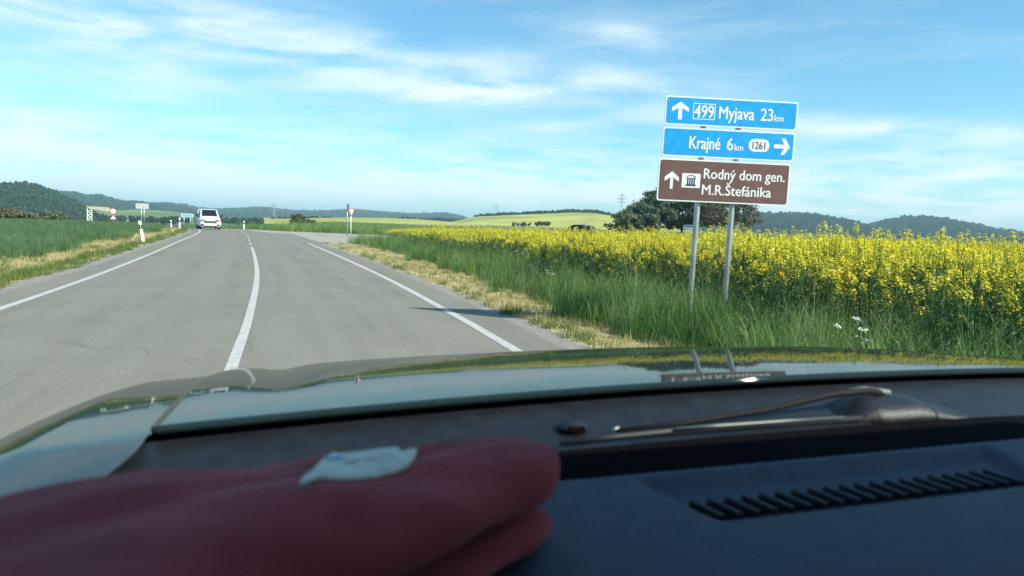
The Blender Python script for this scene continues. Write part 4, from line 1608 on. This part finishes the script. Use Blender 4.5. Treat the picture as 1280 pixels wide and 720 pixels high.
def hz(a, c):
    D = a - .88
    dc = c - C0
    x = np.abs(dc)
    z = 1.286 - .075 * D - .062 * D * D - .3 * np.clip(D - .85, 0, 9) ** 2
    z = z + .022 * dc - .026 * (x / .9) ** 2
    fr = sstep(1.0, 1.6, a)
    z = z + fr * (.0015 * np.exp(-((x - .66) / .05) ** 2) - .009 * np.exp(-((x - .575) / .05) ** 2)) * np.where(dc < 0, 1.0, .25)
    z = z - np.clip(x - np.where(dc < 0, .84, .95), 0, 9) ** 1.6
    return z


def gridmesh(name, X, Y, Z, m, parent, smooth=True, flip=False):
    n0, n1 = X.shape
    i, j = np.meshgrid(np.arange(n0 - 1), np.arange(n1 - 1), indexing='ij')
    q = i * n1 + j
    fc = np.stack([q, q + 1, q + n1 + 1, q + n1], -1).reshape(-1, 4)
    if flip: fc = fc[:, ::-1]
    return mobj(name, np.column_stack([X.ravel(), Y.ravel(), Z.ravel()]), fc, m, parent, smooth)


HW = 0.715
cc, aa = np.meshgrid(np.linspace(C0 - HW, C0 + HW, 140), np.linspace(.88, 2.28, 120), indexing='ij')
shrink = 1 - 0.10 * sstep(1.2, 2.28, aa)
cs = C0 + (cc - C0) * shrink
Z = hz(aa, cs)
hood = gridmesh('bonnet', cs, aa, Z, m_cpaint, car)
hm_ = hood.modifiers.new('solid', 'SOLIDIFY'); hm_.thickness = 0.008; hm_.offset = -1
for s in (-1, 1):
    u_, a_ = np.meshgrid(np.linspace(0, 1, 60), np.linspace(.28, 2.24, 110), indexing='ij')
    inner = (HW + .005) * (1 - 0.10 * sstep(1.2, 2.28, a_)) + .0 + .035 * sstep(.86, .6, a_)
    x_ = np.where(u_ < .7, inner + (0.96 - inner) * u_ / .7, 0.96 + .02 * np.sin((u_ - .7) / .3 * 1.57))
    zt_ = hz(a_, C0 + s * np.minimum(x_, .96)) - 0.002
    zt_ = np.where(a_ < .88, hz(np.full_like(a_, .88), C0 + s * np.minimum(x_, .96)) - 0.002 + (.88 - a_) * .02, zt_)
    z_ = np.where(u_ < .7, zt_, zt_ + (0.62 - zt_) * ((u_ - .7) / .3) ** 1.0)
    f = gridmesh('fender', C0 + s * x_, a_, z_, m_cpaint, car)
# nose, sills, doors, roof: unseen rest of shell; cabin added to shade the dashboard
g = G(); g.prism([(C0 - .88, .42), (C0 + .88, .42), (C0 + .90, .80), (C0 + .62, .98), (C0 - .62, .98), (C0 - .90, .80)], 2.05, 2.30); g.obj('front_bumper', m_cpaint, car, bevel=.06)
for s in (-1, 1):
    g = G(); g.box(min(C0 + s * .93, C0 + s * .985), max(C0 + s * .93, C0 + s * .985), -1.45, .27, .40, 1.16); g.obj('door', m_cpaint, car, bevel=.02)
    g = G(); g.tube([(C0 + s * .90, .42, 1.20), (C0 + s * .80, .25, 1.48), (C0 + s * .70, .04, 1.70)], [.055, .05, .045], 8); g.obj('windscreen_pillar', m_dark_pl, car, smooth=True)
    g = G(); g.tube([(C0 + s * .93, -.75, 1.16), (C0 + s * .80, -.80, 1.70)], .07, 8); g.obj('door_pillar', m_dark_pl, car, smooth=True)
    g = G(); g.box(min(C0 + s * .60, C0 + s * .97), max(C0 + s * .60, C0 + s * .97), -3.0, -1.47, .40, 1.66); g.obj('rear_quarter', m_cpaint, car, bevel=.05)
    for yy in (1.35, -1.5):
        wheel(car, C0 + s * .86, yy, .36, .23)
    cxs = C0 + s * .40
    g = G(); g.box(cxs - .25, cxs + .25, -.62, -.46, .75, 1.32); st_ = g.obj('seat', m_seat, car, bevel=.05)
    g = G(); g.box(cxs - .14, cxs + .14, -.60, -.48, 1.36, 1.56); g.obj('headrest', m_seat, st_, bevel=.04)
g = G(); g.box(C0 - .80, C0 + .80, -2.95, .285, 1.70, 1.745); g.obj('roof', m_cpaint, car, bevel=.02)  # unseen; front edge carried forward to keep the sun off the dashboard
g = G(); g.box(C0 - .79, C0 + .79, -2.9, .30, 1.675, 1.697); g.obj('headliner', m_lin, car)
g = G(); g.box(C0 - .92, C0 + .92, -3.02, -2.93, .40, 1.12); g.obj('tailgate', m_cpaint, car, bevel=.02)
g = G(); g.box(C0 - .92, C0 + .92, -2.9, .6, .34, .40); g.obj('floor_pan', m_dark_pl, car)

# cowl below the windscreen
nC = 90
cl = np.linspace(0, 1, nC)
rows = []
for t in np.linspace(0, 1, 12):
    a = .884 + (.728 - .884) * t
    x0 = -.215 - .040 * sstep(0, 1, t)
    x1 = 2 * C0 - x0
    c = x0 + (x1 - x0) * cl
    z = hz(np.full(nC, .88), c) - .009 - .021 * t + .001 * np.sin(t * 9)
    rows.append(np.column_stack([c, np.full(nC, a), z]))
rows = np.array(rows)
gridmesh('cowl_panel', rows[..., 0], rows[..., 1], rows[..., 2], m_cowl, car, flip=True)


c = np.linspace(C0 - .80, C0 + .80, 120)
T = np.linspace(0, 1, 4)
fz = hz(np.full(120, .90), c) - np.where(np.abs(c - C0) < .712, .0008, .0028)
gridmesh('engine_bay_wall', np.repeat(c[:, None], 4, 1), np.full((120, 4), .90), fz[:, None] - .55 * T[None], m_frit_shade, car)


def base_a(c): return .735 - .26 * (np.abs(c - C0) / .9) ** 4
def base_z(c): return 1.260 + .018 * (c - C0) - .02 * (np.abs(c - C0) / .9) ** 3


c = np.linspace(C0 - .9, C0 + .9, 80)
T = np.linspace(0, 1, 6)
X = np.repeat(c[:, None], 6, 1)
Y = base_a(c)[:, None] - .060 * T[None] + .003
Z = base_z(c)[:, None] - .018 * T[None] + .001
gridmesh('black_glass_band', X, Y, Z, m_frit_shade, car)
# windscreen: clear glass, so faintly green that one looks straight through it
m_glass = bpy.data.materials.new('clear_windscreen_glass')
m_glass.use_nodes = True
tg = m_glass.node_tree
tg.nodes.clear()
tb = N(tg, 'ShaderNodeBsdfTransparent')
tb.inputs[0].default_value = (0.945, 0.975, 0.96, 1)
to = N(tg, 'ShaderNodeOutputMaterial')
tg.links.new(tb.outputs[0], to.inputs[0])
T = np.linspace(0, 1, 14)
cx_ = C0 + (c - C0)[:, None] * (1 - .22 * T[None])
Y = base_a(c)[:, None] + (.29 - .12 * (np.abs(c - C0)[:, None] / .9) ** 2 - base_a(c)[:, None]) * T[None]
Z = base_z(c)[:, None] + .002 + (1.70 - base_z(c)[:, None]) * T[None] + .05 * np.sin(T * math.pi)[None]
gridmesh('windscreen', cx_, Y, Z, m_glass, car)

# wiper, its cover and the washer nozzle
g = G()
arm = [cpt(1108, 492, .79), cpt(1086, 488.5, .785), cpt(1040, 493, .785), cpt(960, 512, .785), cpt(860, 528, .785), cpt(772, 539, .785)]
g.tube(arm, [.005, .0048, .0046, .0044, .004, .0032], 8)
wa = g.obj('wiper_arm', m_wiper, car, smooth=True)
g = G(); g.tube([cpt(1112, 491, .785), cpt(1082, 487, .793), cpt(1062, 488, .795)], [.004, .005, .003], 6); g.obj('arm_clip', m_wbright, wa, smooth=True)
g = G(); g.tube([cpt(774, 534, .792), cpt(766, 538, .792), cpt(764, 543, .792)], [.002, .0035, .002], 6); g.obj('arm_tip', m_wbright, wa, smooth=True)
g = G()
bl_ = [cpt(700, 554, .752), cpt(770, 546, .752), cpt(850, 538, .752), cpt(960, 530, .752), cpt(1075, 523, .752)]
g.tube(bl_, [.0025, .0038, .0046, .0046, .004], 6)
wb_ = g.obj('wiper_blade', m_rubber, car, smooth=True)
g = G(); g.tube([cpt(846, 535.5, .745), cpt(900, 531.5, .745), cpt(980, 526, .745), cpt(1055, 521, .745)], [.0016, .0009, .0009, .0006], 5); g.obj('blade_edge', m_wbright, wb_, smooth=True)
# domed cover over the wiper pivot
pc0, pc1 = cpt(1062, 522, .752), cpt(1205, 512, .752)
n = 24
rings = []
for i in range(n + 1):
    t = i / n
    x = pc0.x + (pc1.x - pc0.x) * t
    hh = .027 * min(1, (math.sin(min(t / .25, 1) * math.pi / 2))) * (1 - .75 * sstep(.55, 1.0, t)) + .002
    zb_ = pc0.z + (pc1.z - pc0.z) * t - .012
    ring = []
    for k in range(13):
        a = math.pi * k / 12
        ring.append((x, .785 - math.cos(a) * .045 * (0.6 + .4 * min(1, t * 4)), zb_ + math.sin(a) ** .7 * hh))
    rings.append(ring)
g = G(); g.loft(rings, True, True); pcv = g.obj('wiper_cover', m_cowl, car, smooth=True)
g = G(); sx = pc0.x + (pc1.x - pc0.x) * .70
g.tube([(sx, .785 - math.cos(a) * .0452, pc0.z + (pc1.z - pc0.z) * .7 - .012 + math.sin(a) ** .7 * .0225) for a in np.linspace(0.15, 3.0, 12)], .0012, 5); g.obj('cover_seam', m_frit_shade, pcv)
nz = cpt(716, 530, .80)
rings = [[(nz.x + .019 * r_ * math.cos(a), nz.y + .016 * r_ * math.sin(a), nz.z - .006 + zz_) for a in np.linspace(0, 6.2832, 19)[:-1]] for r_, zz_ in ((1, 0), (.95, .004), (.75, .0075), (.3, .009))]
g = G(); g.loft(rings); nzl = g.obj('washer_nozzle', m_cowl, car, smooth=True)
g = G(); g.box(nz.x - .009, nz.x + .009, nz.y - .0172, nz.y - .009, nz.z - .005, nz.z + .0005); g.obj('nozzle_opening', m_frit_shade, nzl)

# dashboard with the demister channel
na_, nc_ = 150, 330
c = np.linspace(C0 - .95, C0 + .95, nc_)
a = np.concatenate([np.linspace(.18, .40, 24), np.linspace(.40, .688, 130)[1:]])
Cg, Ag = np.meshgrid(c, a, indexing='ij')
amax = base_a(Cg) - .047
Yg = np.minimum(Ag, amax)
edge_r = .010
Zg = 1.2520 + .016 * (Cg - C0) - .06 * np.clip(.69 - Yg, 0, 1) - 1.6 * np.clip(.40 - Yg, 0, 1) ** 2
# rounded front edge
Zg -= .012 * sstep(.668, .692, Yg)
ch0, ch1 = .340, 2 * C0 - .340


def chan(C, Y_):
    slant = ch0 + (.655 - Y_) * .35
    return sstep(0, .022, C - slant) * sstep(0, .022, (2 * C0 - slant) - C) * sstep(.552, .566, Y_) * sstep(.664, .645, Y_)


Zg -= .0105 * chan(Cg, Yg)
dash = gridmesh('dashboard', Cg, Yg, Zg, m_dash, car)


def dz_at(c, a): return 1.2520 + .016 * (c - C0) - .06 * (.69 - a) - .0105


# vent: slanted fins over a flat black sheet painted as the slot's shade
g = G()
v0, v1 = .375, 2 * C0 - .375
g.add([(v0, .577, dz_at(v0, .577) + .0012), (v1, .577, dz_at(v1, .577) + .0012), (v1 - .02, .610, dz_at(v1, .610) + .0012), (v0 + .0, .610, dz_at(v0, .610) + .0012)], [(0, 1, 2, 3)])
vent = g.obj('demister_vent', m_frit_shade, car)
nf = 20
for k in range(nf + 1):
    x = v0 + (v1 - v0 - .02) * k / nf
    sk = -.012
    g = G()
    w_ = .0026
    top, bot = .0058, .0014
    P = []
    for zz_ in (bot, top):
        P += [(x - w_, .576, dz_at(x, .576) + zz_), (x + w_, .576, dz_at(x, .576) + zz_), (x + w_ + sk, .611, dz_at(x, .611) + zz_), (x - w_ + sk, .611, dz_at(x, .611) + zz_)]
    g.add(P, [(0, 1, 2, 3), (4, 5, 6, 7), (0, 1, 5, 4), (1, 2, 6, 5), (2, 3, 7, 6), (3, 0, 4, 7)])
    g.obj('fin', m_vent, vent)

# ------------------------------------------------------------------ folded hat on the dashboard
def hat_material():
    m = bpy.data.materials.new('burgundy_felt')
    m.use_nodes = True
    t = m.node_tree
    b = t.nodes['Principled BSDF']
    k = NB(t)
    tcn = N(t, 'ShaderNodeTexCoord')
    v = tcn.outputs['Object']
    f = k.noise(v, 14, 4)
    k.link(k.mix(k.smooth(f, .3, .7), (0.29, 0.038, 0.042), (0.38, 0.054, 0.058)), b.inputs['Base Color'])
    b.inputs['Roughness'].default_value = 0.95
    b.inputs['Sheen Weight'].default_value = 0.25
    b.inputs['Sheen Tint'].default_value = (0.6, 0.45, 0.5, 1)
    b.inputs['Specular IOR Level'].default_value = 0.15
    bn = N(t, 'ShaderNodeBump')
    bn.inputs['Strength'].default_value = 0.35
    bn.inputs['Distance'].default_value = 0.004
    k.link(k.math('ADD', k.noise(v, 260, 3), k.math('MULTIPLY', k.noise(v, 22, 3), 2.0)), bn.inputs['Height'])
    k.link(bn.outputs[0], b.inputs['Normal'])
    return m


m_felt = hat_material()
m_patch = mat('white_patch', (0.80, 0.74, 0.60), 0.9, var=0.12, scale=60, bump=0.5, bscale=300)
m_patch_b = mat('blue_thread', (0.30, 0.40, 0.62), 0.9)
m_patch_r = mat('pink_thread', (0.62, 0.30, 0.40), 0.9)
hat = empty('folded_hat', (0, 0, 0), CA, 'folded burgundy felt hat with a white patch lying on the dashboard', 'hat')
# axis of the fold runs from its rounded end on the right towards the lower left
ax0 = Vector((.222, .610, 0))
axd = Vector((-.906, -.42, 0)).normalized()
axn = Vector((-axd.y, axd.x, 0))             # points away from the windscreen, towards the camera
if axn.y > 0: axn = -axn


def lobe(name, L, wf, hf, zc, shift, seed, n=70, m=56, ofs=0.0):
    rings = []
    g_ = np.random.default_rng(seed)
    ph = g_.uniform(0, 6, 8)
    for i in range(n + 1):
        t = i / n
        s = L * (t ** 1.4)
        e = min(1.0, s / .06)
        r = math.sqrt(max(0, 1 - (1 - e) ** 2)) * .985 + .015
        cen = ax0 + axd * (s + ofs) + axn * shift
        wd = wf(s) * r
        hh = hf(s) * (r ** .75)
        ring = []
        for k in range(m):
            a = 2 * math.pi * k / m
            ca, sa = math.cos(a), math.sin(a)
            q = abs(ca) ** .85 * (1 if ca > 0 else -1)
            p = abs(sa) ** .9 * (1 if sa > 0 else -1)
            wr = 1 + .06 * math.sin(s * 34 + q * 3 + ph[0]) + .05 * math.sin(s * 19 - q * 5 + ph[1]) + .02 * math.sin(s * 61 + q * 9 + ph[2])
            dent = 1 - (.16 * math.exp(-((q - .05 + .25 * math.sin(s * 7)) / .13) ** 2) + .10 * math.exp(-((q + .5) / .10) ** 2)) * min(1, s / .08) if p > 0 else 1
            P = cen + axn * (q * wd * wr)
            ring.append((P.x, P.y, zc(s) + p * hh * dent * (wr if p > 0 else 1)))
        rings.append(ring)
    g = G()
    g.loft(rings, True, True)
    return g.obj(name, m_felt, hat, smooth=True)


crown = lobe('crown', .62, lambda s: .030 + .24 * min(s, .4), lambda s: .026 + .010 * min(1, s / .35), lambda s: 1.2935 + .003 * min(1, s / .3), .018, 5)
brim = lobe('brim', .60, lambda s: .028 + .25 * min(s, .4), lambda s: .0130, lambda s: 1.2530 - .004 * min(1, s / .3), .030, 9, ofs=.018)

# white patch laid over the top of the crown
def patch_mesh():
    out = [(372, 606), (378, 597), (392, 588), (400, 577), (398, 568), (405, 564), (414, 566), (432, 564), (460, 561), (490, 557), (516, 554), (521, 562), (519, 574), (508, 586), (492, 593), (470, 598), (445, 601), (420, 601), (404, 600), (392, 602), (380, 608)]
    return out


import mathutils
dgx = bpy.context.evaluated_depsgraph_get()
bv = mathutils.bvhtree.BVHTree.FromPolygons([v.co for v in crown.data.vertices], [p.vertices[:] for p in crown.data.polygons])
org = Vector((0, 0, CAM_H))


def on_crown(u, v):
    d = ray(u, v)
    dc_ = Vector((d.dot(Cx), d.dot(Cy), d.z))
    h = bv.ray_cast(org, dc_)
    return h[0], h[1]


cxp, cyp = 448, 582
out = patch_mesh()
ringsP = []
for f in (1.0, .93, .7, .45, .2):
    rr_ = []
    for (u, v) in out:
        p_, n_ = on_crown(cxp + (u - cxp) * f, cyp + (v - cyp) * f)
        rr_.append((p_, n_))
    ringsP.append(rr_)
HAT_OK = all(p is not None for r_ in ringsP for p, _ in r_)
# points that miss the crown's rim take the nearest place on it
for r_ in ringsP:
    for i, (p_, n_) in enumerate(r_):
        if p_ is None:
            u, v = out[i]
            d = ray(u, v)
            dc_ = Vector((d.dot(Cx), d.dot(Cy), d.z))
            q = bv.find_nearest(org + dc_ * .68)
            r_[i] = (q[0], q[1])
lift = (0.0005, .0022, .0026, .0028, .0028)
g = G()
g.loft([[p_ + n_ * lift[j] for p_, n_ in r_] for j, r_ in enumerate(ringsP)], True, True)
pt = g.obj('patch', m_patch, hat, smooth=True)
for m_, pts in ((m_patch_b, [(406, 579), (420, 577), (436, 577)]), (m_patch_r, [(432, 584), (452, 581), (474, 578)])):
    P = []
    for u, v in pts:
        p_, n_ = on_crown(u, v)
        if p_ is None: p_, n_ = ringsP[-1][0]
        P.append(p_ + n_ * .0026)
    g = G(); g.tube(P, [.001, .0018, .001], 6); g.obj('stitching', m_, pt, smooth=True)

# ------------------------------------------------------------------ haze
g = G()
g.box(-11600, 11600, -11600, 11600, -40, 135)
m_haze = bpy.data.materials.new('haze')
m_haze.use_nodes = True
th_ = m_haze.node_tree
th_.nodes.clear()
pv = N(th_, 'ShaderNodeVolumePrincipled')
pv.inputs['Color'].default_value = (0.58, 0.86, 1.0, 1)
pv.inputs['Density'].default_value = 0.00019
pv.inputs['Anisotropy'].default_value = 0.0
ho = N(th_, 'ShaderNodeOutputMaterial')
th_.links.new(pv.outputs[0], ho.inputs['Volume'])
hz_o = g.obj('haze', m_haze)
tag(hz_o, 'thin bluish haze over the far hills', 'haze', kind='stuff')
